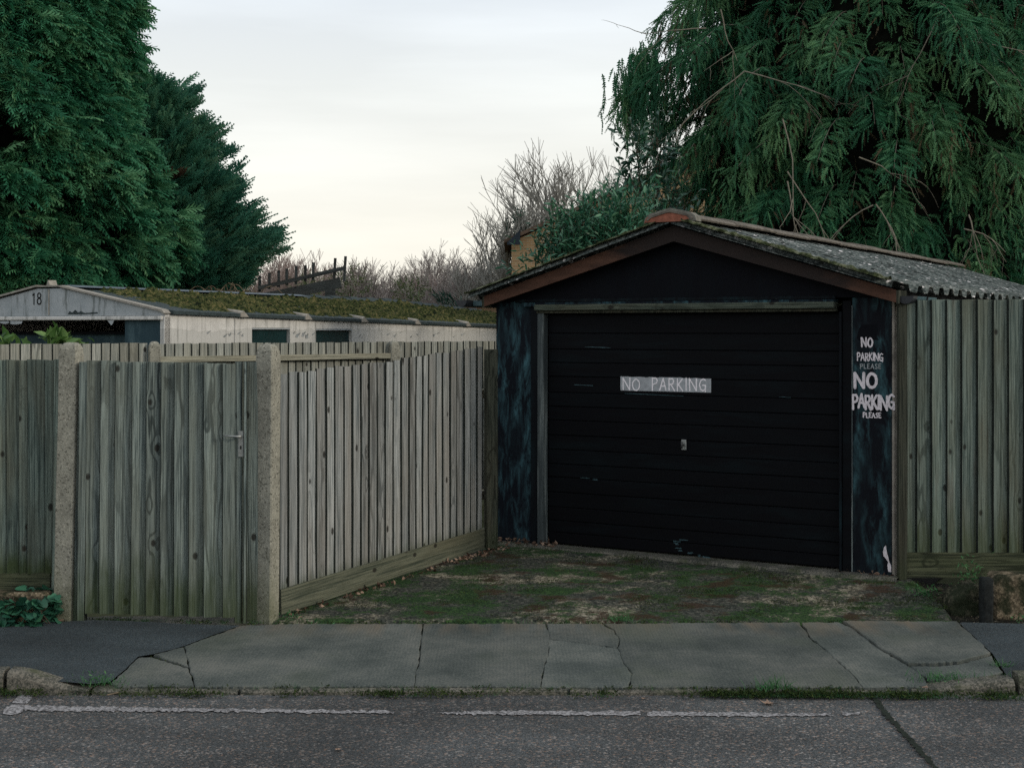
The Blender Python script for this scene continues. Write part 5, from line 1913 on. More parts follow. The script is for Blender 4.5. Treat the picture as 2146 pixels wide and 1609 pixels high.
def bough(z, a, reach, rise, L_str, nstr, pale=True, thick=0.013):
    out = np.array([math.cos(a), math.sin(a), 0.0]); side = np.array([-math.sin(a), math.cos(a), 0.0])
    sway = RNG.normal() * 0.25
    s0 = 0.60 if reach < 5 else 0.62
    ts = np.linspace(0, 1, 7)
    r_ = reach * (s0 + (1 - s0) * ts)
    zz_ = z + rise * np.sin(ts * math.pi * 0.75) * 1.0 - (0.55 + 0.3 * RNG.random()) * ts ** 2.2
    pts = np.array([c3[0], c3[1], 0.0]) + out * r_[:, None] + side * (sway * ts ** 1.5)[:, None] + np.array([0, 0, 1.0]) * zz_[:, None]
    if pale:
        limbs.append(MB().tube([tuple(p_) for p_ in pts], [thick * (1 - 0.75 * t) for t in ts], 5))
    ct = RNG.random()
    for _ in range(nstr):
        t = 0.22 + 0.78 * RNG.random() ** 0.8
        b_ = np.array([np.interp(t, ts, pts[:, k]) for k in range(3)])
        # a drooping side twig, then a hanging strand
        sgn = RNG.choice([-1, 1])
        lat = side * sgn * (0.03 + 0.34 * RNG.random() * (1.15 - 0.6 * t)) + out * (RNG.random() * 0.22)
        tip = b_ + lat + np.array([0, 0, -0.05 - 0.10 * RNG.random()])
        n = max(2, int(L_str * (0.45 + 0.8 * RNG.random()) / 0.105))
        kk = np.arange(n)
        pos = tip + np.stack([RNG.normal(size=n) * 0.022, RNG.normal(size=n) * 0.022, -kk * 0.108 - RNG.random(n) * 0.04], 1)
        fan = 2.6 * (1 - kk / n)
        d = np.stack([RNG.normal(size=n) * 0.30 + lat[0] * fan, RNG.normal(size=n) * 0.30 + lat[1] * fan, -np.ones(n)], 1)
        sz = 0.200 * (0.7 + 0.5 * RNG.random(n)) * np.linspace(1.1, 0.85, n)
        tint = np.clip(0.02 + 0.70 * ct + 0.25 * RNG.random() + RNG.normal(size=n) * 0.08, 0, 1)
        pr = scatter(HANG, pos, d, sz, RNG.random(n) * 6.28, tint)
        (cones if RNG.random() < 0.10 else parts).append(pr)
        # spray along the side twig
        pr = scatter(HANG, b_[None, :] + lat[None, :] * np.array([[0.2], [0.6]]), np.tile(lat + np.array([0, 0, -0.10]), (2, 1)), np.array([0.20, 0.20]), RNG.random(2) * 6.28, np.clip(np.array([0.5, 0.6]) + 0.3 * (ct - 0.5), 0, 1))
        parts.append(pr)


for k in range(165):
    z = 2.7 + 6.2 * ((0.5 + k * 0.7548776662) % 1)
    a = ca3 + (((0.5 + k * 0.5698402910) % 1) - 0.5) * 3.5 + RNG.normal() * 0.04
    lum = 1 + 0.17 * mnoise.noise(Vector((math.cos(a) * 3, math.sin(a) * 3, z * 0.7)))
    bough(z, a, p3(z) * lum * (0.76 + 0.32 * RNG.random()), 0.12 + 0.25 * RNG.random(), 0.20 + 0.42 * RNG.random() ** 2, 46, pale=RNG.random() < 0.75)
for k in range(75):
    # boughs deeper inside the crown
    z = 2.6 + 6.4 * ((0.13 + k * 0.7548776662) % 1)
    a = ca3 + (((0.37 + k * 0.5698402910) % 1) - 0.5) * 3.5
    bough(z, a, p3(z) * (0.74 + 0.10 * RNG.random()), 0.15, 0.45, 22, False)
for k in range(40):
    z = 8.9 + 3.6 * RNG.random()
    a = ca3 + (RNG.random() - 0.5) * 4.2
    bough(z, a, p3(z), 0.2, 0.6, 18, False)
# the long curtain on the left side
for z, aa, rc, ls in ((6.25, 3.05, 4.25, 0.75), (6.05, 3.25, 4.35, 0.9), (6.15, 3.45, 4.2, 0.8), (5.2, 3.3, 3.95, 0.7), (5.0, 3.6, 3.8, 0.6), (6.9, 3.3, 3.75, 0.5), (7.6, 3.4, 3.5, 0.5), (4.1, 3.4, 3.55, 0.5), (3.6, 3.7, 3.5, 0.45), (5.7, 3.9, 4.0, 0.9), (4.6, 4.0, 3.7, 0.8)):
    bough(z, aa, rc, 0.30, ls, 44, True, 0.022)
for (px, py) in ((1330, 118), (1352, 100), (1316, 150), (1342, 190)):
    q = P(px, py, 22.6)
    for _ in range(26):
        n = RNG.integers(3, 8)
        tip = np.array(q) + RNG.normal(size=3) * np.array([0.11, 0.2, 0.06])
        kk = np.arange(n)
        pos = tip + np.stack([RNG.normal(size=n) * 0.02, RNG.normal(size=n) * 0.02, -kk * 0.125], 1)
        parts.append(scatter(HANG, pos, np.stack([RNG.normal(size=n) * 0.2, RNG.normal(size=n) * 0.2, -np.ones(n)], 1), 0.25 * (0.8 + 0.4 * RNG.random(n)), RNG.random(n) * 6.28, np.clip(0.5 + RNG.normal(size=n) * 0.1, 0, 1)))
V, F, T = join(parts)
obj('crown', V, F, M['weep_leaf'], t3, -t3.location, tint=T)
V, F, T = join(cones)
obj('seed_cones', V, F, M['cone_leaf'], t3, -t3.location, tint=T)
for lm in limbs:
    world_part('limb', lm, M['pale_branch'], t3, True)


def sub_branch(m, p_, d, L, r_, depth, droop=0.25, sides=5, spread=0.6, kids=(2, 3)):
    """recursive twig"""
    n = 5
    pts = [Vector(p_)]
    d = Vector(d).normalized()
    for i in range(n):
        d = (d + Vector((random.gauss(0, 0.12), random.gauss(0, 0.12), random.gauss(0, 0.08) - droop * 0.12))).normalized()
        pts.append(pts[-1] + d * (L / n))
    m.tube(pts, [r_ * (1 - 0.6 * i / n) for i in range(n + 1)], sides, False)
    if depth <= 0:
        return
    for k in range(random.randint(*kids)):
        i = random.randint(2, n)
        q = pts[i]
        dd = (d + Vector((random.gauss(0, spread), random.gauss(0, spread), random.gauss(0, spread * 0.7)))).normalized()
        sub_branch(m, q, dd, L * random.uniform(0.5, 0.75), r_ * 0.6, depth - 1, droop, max(3, sides - 1), spread, kids)


# bare dead branches that show pale against the dark
for (px, py, dx, dz, L, Yb) in ((1640, 250, 0.25, -1.0, 1.5, 19.6), (1650, 360, 0.6, -0.75, 1.2, 19.5), (1560, 150, -0.75, -0.6, 0.9, 20.2), (1560, 150, 0.9, -0.35, 1.3, 20.2), (1830, 430, -0.75, -0.35, 0.8, 19.4), (1835, 428, 0.7, -0.5, 0.7, 19.4), (2020, 85, 0.95, 0.05, 1.0, 19.8), (1965, 40, -0.3, -0.9, 0.9, 19.8), (1800, 330, 0.9, -0.3, 0.9, 19.5), (1650, 380, 0.05, -1.0, 1.0, 19.4), (1510, 20, 0.15, -1.0, 0.8, 20.3), (2030, 450, 0.2, -1.0, 0.6, 19.4), (1480, 60, -1.0, 0.15, 0.9, 20.6), (2020, 480, 0.9, -0.2, 0.7, 19.4)):
    m = MB()
    sub_branch(m, P(px, py, Yb), (dx, random.uniform(-0.25, 0.05), dz), L, 0.0115, 2, 0.6, 5, 0.45)
    world_part('dead_branch', m, M['pale_branch'], t3, True)

# ---- laurels behind the black garage
def shrub(name, label, cat, base, blobs, n, size, mat, tpl, upright=0.8, group=None, stems=True):
    root = thing(name, base, 0, label, cat, group)
    parts = []
    m = MB()
    for (c, rad, nn) in blobs:
        c = np.array(c)
        for _ in range(nn):
            # a shoot with leaves up its length
            v = RNG.normal(size=3); v /= np.linalg.norm(v)
            rr = (0.45 + 0.55 * RNG.random() ** 0.5)
            p_ = c + v * np.array(rad) * rr
            sd = v * 0.6 + np.array([0, -0.15, upright]) + RNG.normal(size=3) * 0.25
            sd /= np.linalg.norm(sd)
            L = size * (2.0 + 2.2 * RNG.random())
            k = n
            t = np.linspace(0.05, 1, k)
            pos = p_ + sd * (t * L)[:, None]
            d = sd * 0.75 + RNG.normal(size=(k, 3)) * 0.55
            tint = np.clip(0.2 + 0.6 * RNG.random() + RNG.normal(size=k) * 0.12, 0, 1)
            parts.append(scatter(tpl, pos, d, size * (0.75 + 0.5 * RNG.random(k)), RNG.normal(size=k) * 0.8, tint))
            if stems and RNG.random() < 0.5:
                m.tube([tuple(p_ - sd * size), tuple(p_ + sd * L)], [0.005, 0.002], 3, False)
    V, F, T = join(parts)
    obj('leaves', V, F, mat, root, -root.location, tint=T)
    c0 = Vector(blobs[0][0])
    for q in range(5):
        c = Vector(blobs[q % len(blobs)][0])
        m.tube([(base[0] + random.uniform(-.1, .1), base[1] + random.uniform(-.1, .1), base[2] - 0.05), ((base[0] + c.x) / 2, (base[1] + c.y) / 2, (base[2] + c.z) / 2), tuple(c)], [0.03, 0.022, 0.01], 6, False)
    world_part('stems', m, M['bark'], root, True)
    return root


YB = 16.6
cxy = lambda px, py, Y=YB: tuple(P(px, py, Y))
shrub('laurel_bush', 'leafy bay laurel bush behind the left slope of the black garage roof', 'bush', (P(1220, 600, YB).x, YB, -0.27),
      [(cxy(1245, 535), (0.46, 0.5, 0.46), 220), (cxy(1235, 532), (0.34, 0.4, 0.34), 110), (cxy(1280, 515), (0.42, 0.4, 0.36), 150), (cxy(1170, 545), (0.22, 0.3, 0.30), 70), (cxy(1325, 482, 17.2), (0.30, 0.4, 0.40), 90), (cxy(1225, 500), (0.28, 0.3, 0.20), 18), (cxy(1125, 570), (0.14, 0.2, 0.2), 14)], 9, 0.105, M['laurel_leaf'], LEAF_N, 0.9, 'laurels')
shrub('laurel_bush', 'dark large-leaved laurel sprays at the left edge of the weeping conifer', 'bush', (P(1400, 600, 18.5).x, 18.5, -0.27),
      [(cxy(1375, 345, 18.6), (0.10, 0.3, 0.40), 26), (cxy(1335, 315, 18.4), (0.07, 0.15, 0.12), 14), (cxy(1338, 392, 18.4), (0.09, 0.2, 0.12), 16), (cxy(1405, 440, 18.6), (0.16, 0.3, 0.22), 34)], 8, 0.115, M['dark_laurel'], LEAF, 0.5, 'laurels')

# ================================================================== FAR THINGS
# ---- yellow brick house
HYd = 40.0
hq = lambda px, py: P(px, py, HYd)
ev = hq(1060, 512); wl = hq(1072, 600)
hs = thing('house', (wl.x, HYd, -0.27), 0, 'yellow brick house gable rising behind the laurel bush', 'house')
rise = (hq(1340, 388).z - ev.z) / (hq(1340, 388).x - ev.x)
apx = ev.x + 6.2
m = MB(); zt0 = ev.z + (wl.x - ev.x) * rise
m.prism([(wl.x, -0.3), (apx * 2 - wl.x, -0.3), (apx * 2 - wl.x, zt0), (apx, ev.z + (apx - ev.x) * rise), (wl.x, zt0)], HYd, HYd + 9); world_part('wall', m, M['brick'], hs)
m = MB(); th = 0.16
m.prism([(ev.x - 0.05, ev.z + 0.02), (apx, ev.z + (apx - ev.x) * rise + 0.05), (apx, ev.z + (apx - ev.x) * rise + 0.05 + th), (ev.x - 0.05, ev.z + 0.02 + th * 0.6)][::1], HYd - 0.25, HYd + 9.2); world_part('roof', m, M['tile'], hs)
m = MB(); x2 = 2 * apx - ev.x
m.prism([(apx + 0.01, ev.z + (apx - ev.x) * rise + 0.05), (x2, ev.z), (x2, ev.z + th * 0.6), (apx + 0.01, ev.z + (apx - ev.x) * rise + 0.05 + th)], HYd - 0.25, HYd + 9.2); world_part('roof', m, M['tile'], hs)
m = MB(); q0, q1 = hq(1063, 513), hq(1090, 482)
m.prism([(q0.x, q0.z - 0.02), (q1.x, q0.z - 0.02), (q1.x, q1.z - 0.02), (q0.x, q0.z + 0.05)], HYd - 0.32, HYd - 0.255); world_part('boxed_eave', m, M['slate_paint'], hs)


# ---- bare winter trees
def bare_tree(px, py_top, Y, spread_px, mat, label, name='bare_tree', cat='tree', trunks=1, lev=4, r0=0.10, ivy=False, group='bare winter trees', dens=3, up=0.75):
    base = P(px, 700, Y); base.z = -0.27
    root = thing(name, base, 0, label, cat, group)
    H = EYE - (py_top - HY) * Y / FOC + 0.27
    W_ = spread_px * Y / FOC
    trunk = MB(); tw = MB()
    def grow(p_, d, L, r_, lv, mb):
        n = 4 if lv > 1 else (2 if lv == 1 else 1)
        pts = [Vector(p_)]
        d = Vector(d).normalized()
        for i in range(n):
            d = (d + Vector((random.gauss(0, 0.10), random.gauss(0, 0.10), random.gauss(0.03, 0.06)))).normalized()
            pts.append(pts[-1] + d * (L / n))
        mb.tube(pts, [max(0.0068, r_ * (1 - 0.45 * i / n)) for i in range(n + 1)], 5 if lv > 2 else 3, False)
        if lv <= 0:
            return
        kk = dens + (1 if lv <= 3 else 0)
        for k in range(kk):
            i = n if k == 0 else random.randint(1, n)
            ang = random.uniform(0, 6.28)
            sp = random.uniform(0.35, 0.85)
            dd = (d + Vector((math.cos(ang) * sp, math.sin(ang) * sp, up * random.uniform(-0.2, 0.7)))).normalized()
            grow(pts[i], dd, L * random.uniform(0.55, 0.74), max(0.0072, r_ * 0.52), lv - 1, tw)
    f = 0.36
    for t in range(trunks):
        a = random.uniform(0, 6.28)
        o = Vector((math.cos(a), math.sin(a), 0)) * (0.25 * W_ * (t > 0)) * random.random()
        lean = Vector((random.uniform(-1, 1) * W_ / H * (0.8 if trunks > 4 else 0.40), random.uniform(-0.2, 0.2), 1))
        grow(base + o, lean, H * f * random.uniform(0.85, 1.05), r0, lev, trunk)
    world_part('trunk', trunk, mat, root)
    # clamp the crown to the height seen
    zmax = max((v[2] for v in tw.v), default=H)
    k = (H - 0.27 - base.z) / max(0.1, (zmax - base.z))
    tw.v = [(base.x + (v[0] - base.x) * (0.6 + 0.4 * k), v[1], base.z + (v[2] - base.z) * k) for v in tw.v]
    for ch in root.children:
        for v in ch.data.vertices:
            v.co.z = base.z + (v.co.z - base.z) * k
            v.co.x = base.x + (v.co.x - base.x) * (0.6 + 0.4 * k)
    # stand the crown over the place it is seen at
    xs_ = sorted(v[0] for v in tw.v)
    dx = base.x - xs_[len(xs_) // 2]
    tw.v = [(v[0] + dx, v[1], v[2]) for v in tw.v]
    root.location.x += dx
    bo = world_part('branches', tw, mat, root)
    return root


bt = bare_tree(1075, 355, 46, 60, M['twig_grey'], 'bare tree with ivy on its stems just left of the brick house', lev=4, dens=4, r0=0.10, trunks=3)
bare_tree(1160, 300, 52, 62, M['twig_grey'], 'tallest bare tree rising behind the brick house roof', lev=4, dens=4, r0=0.15, trunks=4)
bare_tree(1290, 318, 56, 80, M['twig_grey'], 'bare tree between the brick house and the weeping conifer', lev=4, dens=4, r0=0.12, trunks=4)
bare_tree(1010, 430, 48, 70, M['twig_grey'], 'slim bare tree left of the ivy-clad one', lev=4, dens=4, r0=0.09, trunks=2)
ip = []
for (xa, ya, xb_, yb) in ((1088, 440, 1078, 520), (1060, 470, 1074, 530), (1100, 470, 1084, 530)):
    n = 260
    t = RNG.random(n)
    pos = np.stack([np.array(P(xa + (xb_ - xa) * q, ya + (yb - ya) * q, 45.9)) for q in t]) + RNG.normal(size=(n, 3)) * 0.085
    ip.append(scatter(LEAF, pos, RNG.normal(size=(n, 3)), 0.13 + 0.06 * RNG.random(n), RNG.random(n) * 6, RNG.random(n)))
V, F, T = join(ip)
obj('ivy', V, F, M['dark_laurel'], bt, -bt.location, tint=T)
scr = [(600, 515, 0), (640, 520, 0), (575, 505, 0), (690, 545, 0), (735, 548, 1), (770, 535, 1), (800, 560, 0), (835, 575, 1), (880, 515, 1), (915, 520, 1), (945, 500, 1), (975, 530, 1), (1000, 520, 1), (550, 545, 0), (655, 550, 0), (715, 560, 0), (860, 565, 0), (905, 560, 0), (960, 560, 0), (1030, 560, 1)]
lab = ['low reddish bare scrub in the far thicket behind the moss roof', 'grey bare scrub tree in the far thicket behind the moss roof']
for k, (px, py, c) in enumerate(scr):
    bare_tree(px, py, 50 + (k % 5) * 3.5, 60, M['twig_red'] if c == 0 else M['twig'], lab[c], name='bare_shrub', cat='shrub', trunks=5, lev=4, r0=0.05, group='reddish thicket shrubs' if c == 0 else 'grey thicket shrubs', dens=4, up=0.9)

# ---- small evergreen bushes over the moss roof
for (px, py, Y, rx_, rz_, lb) in ((735, 605, 30, 0.32, 0.26, 'green bush beside the leaning timber frame'), (860, 618, 30, 0.30, 0.20, 'yellow-green bush over the middle of the moss roof'), (648, 612, 31, 0.26, 0.16, 'green bush showing under the timber beam')):
    c = P(px, py, Y)
    shrub('bush', lb, 'bush', (c.x, Y, -0.27), [(tuple(c), (rx_, 0.3, rz_), 70), ((c.x, Y, c.z - 0.5), (rx_, 0.3, 0.4), 60)], 6, 0.09, M['shrub_leaf'], LEAF_N, 0.6, 'low bushes beyond the moss roof', False)
# spiky dark sprigs right of the roof
root = thing('spiky_plant', (P(940, 640, 25.5).x, 25.5, -0.27), 0, 'dark spiky stems leaning at the far end of the moss roof', 'plant')
parts = []
for q in range(16):
    b_ = np.array(P(930 + RNG.random() * 40, 648, 25.5))
    d = np.array([-0.55 + 0.35 * RNG.normal(), 0, 0.75 + 0.2 * RNG.random()])
    k = 7
    t = np.linspace(0.05, 1, k)
    pos = b_ + d * (t * 0.30)[:, None]
    parts.append(scatter(LEAF_N, pos, d + RNG.normal(size=(k, 3)) * 0.25, 0.09 + 0.03 * RNG.random(k), RNG.random(k) * 6, RNG.random(k) * 0.6))
V, F, T = join(parts)
obj('leaves', V, F, M['dark_laurel'], root, -root.location, tint=T)
m = MB(); m.tube([(root.location.x, 25.5, -0.3), (root.location.x, 25.5, 1.0), tuple(P(950, 648, 25.5))], [0.03, 0.02, 0.01], 5); world_part('stem', m, M['bark'], root)

# ---- leaning timber frame behind the moss roof
TY = 25.0
tf = thing('timber_frame', (P(660, 690, TY).x, TY, -0.27), 0, 'leaning grey timber frame with upright slats behind the moss roof', 'timber frame')
rail_obj('beam', tf, P(535, 629, TY), P(714, 592, TY), 0.08, 0.185, M['old_timber'])
rail_obj('rail', tf, P(541, 604, TY - 0.07), P(722, 562, TY - 0.07), 0.035, 0.07, M['old_timber'])
for (px, y0, y1) in ((544, 578, 612), (564, 572, 606), (584, 567, 602), (601, 563, 598), (620, 557, 596), (640, 556, 590), (656, 550, 588), (700, 541, 584), (721, 537, 590)):
    h_ = (y1 - y0) * TY / FOC
    m = MB(); m.box(-0.024, 0.024, -0.012, 0.012, 0, h_)
    m.build('slat', M['old_timber'], tf, P(px, y1, TY - 0.035) - tf.location, (0, random.uniform(0.02, 0.09) if px > 690 else random.uniform(-0.03, 0.03), 0))
m = MB(); q = P(692, 604, TY)
m.box(q.x - 0.09, q.x + 0.09, TY - 0.05, TY + 0.05, -0.3, q.z); world_part('post', m, M['old_timber'], tf)
m = MB(); q = P(560, 626, TY)
m.box(q.x - 0.05, q.x + 0.05, TY - 0.05, TY + 0.05, -0.3, q.z); world_part('post', m, M['old_timber'], tf)

# ---- dead bramble arcs
br = thing('bramble', (P(490, 610, 23.5).x, 23.5, -0.27), 0, 'tangle of dead bramble stems at the foot of the conifers', 'bramble')
m = MB()
for q in range(34):
    a = P(430 + random.random() * 110, 618, 23.5 + random.uniform(-0.4, 0.4))
    w_ = random.uniform(-0.5, 0.5); h_ = random.uniform(0.05, 0.24)
    m.tube([a + Vector((w_ * t, random.uniform(-0.03, 0.03), h_ * math.sin(math.pi * t) * 1.1 - 0.05)) for t in [i / 8 for i in range(9)]], 0.0075, 4, False)
world_part('stems', m, M['bramble'], br)
m = MB(); m.tube([(br.location.x, 23.5, -0.3), (br.location.x + 0.05, 23.5, 1.2), tuple(P(490, 616, 23.5))], [0.02, 0.015, 0.008], 5); world_part('stem', m, M['bramble'], br)

# ---- shed seen past the corner of the black garage
sd = thing('shed', (P(1010, 690, 27).x, 27, -0.27), 0, 'orange-brown shed peeping out left of the black garage corner', 'shed')
a, c = P(976, 642, 27), P(1090, 642, 27)
m = MB(); m.box(a.x, c.x, 27, 28.5, -0.3, a.z); world_part('wall', m, M['shed_wood'], sd)
m = MB(); m.box(a.x - 0.04, c.x, 26.92, 28.6, a.z + 0.003, a.z + 0.06); world_part('roof', m, M['slate_edge'], sd)

# ---- plants standing before the garage door
for (px, py, n, sc_, lb) in ((20, 720, 9, 0.16, 'broad-leaved green plant at the left picture edge before the old garage'), (118, 712, 16, 0.15, 'bright green leafy plant in front of the old garage door'), (160, 716, 8, 0.09, 'small yellow-green leafy plant beside the concrete post top')):
    c = P(px, py, 13.6)
    root = thing('plant', (c.x, 13.6, -0.27), 0, lb, 'plant', 'plants before the old garage')
    k = n * 3
    v = RNG.normal(size=(k, 3)) * np.array([0.9, 0.5, 0.4]) + np.array([0, -0.2, 0.75])
    pos = np.array(c)[None, :] + RNG.normal(size=(k, 3)) * np.array([0.085, 0.05, 0.035]) * (sc_ / 0.15) + np.array([0, 0, -0.04])
    V, F, T = scatter(leaf_template(0.42, 0.12, 0.3), pos, v, sc_ * (0.7 + 0.6 * RNG.random(k)), RNG.normal(size=k) * 0.6, np.clip(RNG.random(k), 0, 1))
    obj('leaves', V, F, M['plant_leaf'], root, -root.location, tint=T)
    m = MB()
    for q in range(4):
        m.tube([(c.x + random.uniform(-.05, .05), 13.6, -0.3), (c.x + random.uniform(-.04, .04), 13.62, 0.8), tuple(c)], [0.012, 0.009, 0.005], 5, False)
    world_part('stem', m, M['bark'], root)

# ================================================================== SMALL FOREGROUND THINGS
# ---- left: low broken concrete edging with ivy over it
def stone_mesh(poly, y0, y1, amp, seed, nd=5):
    """rough stone: an outline (x, z) given depth with worn edges"""
    import bmesh
    bm = bmesh.new()
    m_ = MB(); m_.prism(poly, y0, y1)
    vs = [bm.verts.new(v) for v in m_.v]
    for f in m_.f:
        bm.faces.new([vs[i] for i in f])
    bmesh.ops.recalc_face_normals(bm, faces=bm.faces[:])
    bmesh.ops.bevel(bm, geom=bm.edges[:], offset=0.012, segments=1, affect='EDGES', clamp_overlap=True)
    bmesh.ops.triangulate(bm, faces=bm.faces[:])
    for _ in range(3):
        es = [e for e in bm.edges if e.calc_length() > 0.035]
        bmesh.ops.subdivide_edges(bm, edges=es, cuts=1)
        bmesh.ops.triangulate(bm, faces=bm.faces[:])
    bm.verts.index_update()
    V = []
    for v in bm.verts:
        n = mnoise.noise(v.co * 14 + Vector((seed, 0, 0))) * amp + mnoise.noise(v.co * 45 + Vector((seed, 3, 0))) * amp * 0.5
        V.append(v.co + v.normal * n)
    F = [tuple(v.index for v in f.verts) for f in bm.faces]
    bm.free()
    return V, F


def rough_stone(name, c0, c1, c2):
    b = B(name, 0.95, 0.1)
    o = b.pos()
    n = b.noise(o, 18, 6, 0.7)
    g = b.sep(b.vor(o, 70, 'Color'), 0)
    col = b.ramp(b.math('ADD', b.math('MULTIPLY', n, 0.65), b.math('MULTIPLY', g, 0.35)), [(0.3, c0), (0.52, c1), (0.72, c2)])
    col = b.mix(b.rng(b.noise(o, 7, 4), 0.46, 0.56, 0, 0.85), col, (0.016, 0.022, 0.012))
    b.color(col)
    b.bump(b.math('ADD', n, g), 0.9, 0.015)
    return b.m


M['rubble'] = rough_stone('broken_concrete', (0.045, 0.038, 0.026), (0.13, 0.105, 0.07), (0.24, 0.195, 0.14))
M['rubble_dark'] = rough_stone('mossy_dark_concrete', (0.012, 0.013, 0.009), (0.045, 0.045, 0.03), (0.11, 0.10, 0.07))
YS = 9.08
lx = lambda px, py, Y=YS: (P(px, py, Y).x, P(px, py, Y).z)
V, F = stone_mesh([lx(-260, 1309), lx(103, 1309), lx(101, 1285), lx(93, 1262), lx(99, 1250), lx(92, 1243), lx(-260, 1246)], YS + 0.02, YS + 0.16, 0.010, 2)
tag(obj('stone_edging', V, F, M['rubble'], smooth=True), 'broken low concrete edging half covered by ivy left of the gate', 'edging stone')


def ivy_leaf():
    pts = [(0, 0), (-0.30, -0.10), (-0.52, 0.15), (-0.42, 0.42), (-0.30, 0.78), (0, 0.98), (0.30, 0.78), (0.42, 0.42), (0.52, 0.15), (0.30, -0.10)]
    V = [(x, y, 0.10 * abs(x) - 0.12 * y * y) for x, y in pts] + [(0, 0.4, 0.03)]
    n = len(pts)
    return tris(V, [(i, n, (i + 1) % n)[::-1] for i in range(n)])


IVY = ivy_leaf()
iv = thing('ivy_plant', (P(40, 1306, YS).x, YS - 0.02, -0.10), 0, 'dark green ivy spilling over the broken edging left of the gate', 'ivy')
pos, tt = [], []
for q in range(330):
    if q < 250:
        px, py = random.uniform(-140, 88), random.uniform(1256, 1312)
        Yq = YS - 0.01 - 0.08 * (py - 1250) / 60 - random.uniform(0, 0.05)
    elif q < 310:
        px, py = random.uniform(98, 124), random.uniform(1246, 1308); Yq = YS + 0.05 + random.uniform(-0.05, 0.05)
    else:
        px, py = random.uniform(50, 110), random.uniform(1232, 1246); Yq = YS + 0.14
    pos.append(P(px, py, Yq)); tt.append(random.random())
pos = np.array(pos)
k = len(pos)
d = RNG.normal(size=(k, 3)) * np.array([0.7, 0.25, 0.45]) + np.array([0, -0.35, -0.15])
V, F, T = scatter(IVY, pos, d, 0.040 + 0.034 * RNG.random(k), RNG.normal(size=k) * 0.5, np.array(tt))
obj('leaves', V, F, M['ivy_leaf'], iv, -iv.location, tint=T)
m = MB()
for q in range(12):
    a = P(random.uniform(-60, 110), 1310, YS - 0.05); c = P(random.uniform(-60, 110), 1250, YS)
    m.tube([a, (a + c) / 2 + Vector((random.uniform(-.05, .05), -0.03, 0)), c], 0.004, 4, False)
world_part('stems', m, M['bark'], iv)

# ---- right: stub post, rubble block, broken lump
sp = P(2066, 1297, 9.22)
V, F = stone_mesh([(-0.036, -0.06), (0.040, -0.06), (0.043, 0.275), (-0.038, 0.285)], -0.04, 0.04, 0.004, 4)
tag(obj('stub_post', V, F, plain('rotted_black_timber', (0.014, 0.016, 0.016), 0.9, 0.15, 0.6, 40), None, sp, smooth=True), 'short dark rotted timber stub post by the soil verge', 'post')
YR = 9.3
V, F = stone_mesh([lx(2086, 1306, YR), lx(2600, 1306, YR), lx(2600, 1206, YR), lx(2094, 1207, YR), lx(2084, 1228, YR)], YR, YR + 0.22, 0.018, 7)
tag(obj('stone_block', V, F, M['rubble'], smooth=True), 'crumbling concrete wall stub right of the short stub post', 'stone')
V, F = stone_mesh([lx(1986, 1290, 9.45), lx(2052, 1300, 9.45), lx(2050, 1222, 9.45), lx(2036, 1225, 9.45), lx(1990, 1252, 9.45)], 9.40, 9.62, 0.016, 9)
tag(obj('stone_lump', V, F, M['rubble_dark'], smooth=True), 'mossy wedge of broken concrete left of the short stub post', 'stone')
V, F = stone_mesh([lx(1957, 1238, 9.8), lx(1975, 1238, 9.8), lx(1972, 1229, 9.8), lx(1960, 1230, 9.8)], 9.76, 9.82, 0.006, 12)
tag(obj('pebble', V, F, M['rubble'], smooth=True), 'small pale stone on the soil below the right fence', 'stone')

# ---- leaves, grass and weeds
def grass_tuft(c, n, h_, rad, parts, mat_t=(0.3, 0.8), spread=0.6):
    tpl = tris([(-0.018, 0, 0), (0.018, 0, 0), (-0.013, 0.5, -0.03), (0.013, 0.5, -0.03), (0, 1, -0.20)], [(0, 1, 3), (0, 3, 2), (2, 3, 4)])
    pos = np.array(c)[None, :] + RNG.normal(size=(n, 3)) * np.array([rad, rad * 0.4, 0.0])
    d = RNG.normal(size=(n, 3)) * np.array([spread, spread, 0.2]) + np.array([0, 0, 1.0])
    parts.append(scatter(tpl, pos, d, h_ * (0.5 + 0.8 * RNG.random(n)), RNG.random(n) * 6.28, mat_t[0] + (mat_t[1] - mat_t[0]) * RNG.random(n), np.full(n, 1.6)))


def weed_clump(c, n, size, rad, parts, zr=0.5):
    pos = np.array(c)[None, :] + RNG.normal(size=(n, 3)) * np.array([rad, rad * 0.5, rad * zr]) + np.array([0, 0, rad * zr])
    d = RNG.normal(size=(n, 3)) + np.array([0, -0.3, 0.5])
    parts.append(scatter(LEAF, pos, d, size * (0.6 + 0.8 * RNG.random(n)), RNG.random(n) * 6.28, RNG.random(n)))


def make_plant(name, label, cat, c, parts, mat, group):
    V, F, T = join(parts)
    o = obj(name, V - np.array(c), F, mat, None, c, tint=T)
    return tag(o, label, cat, group)


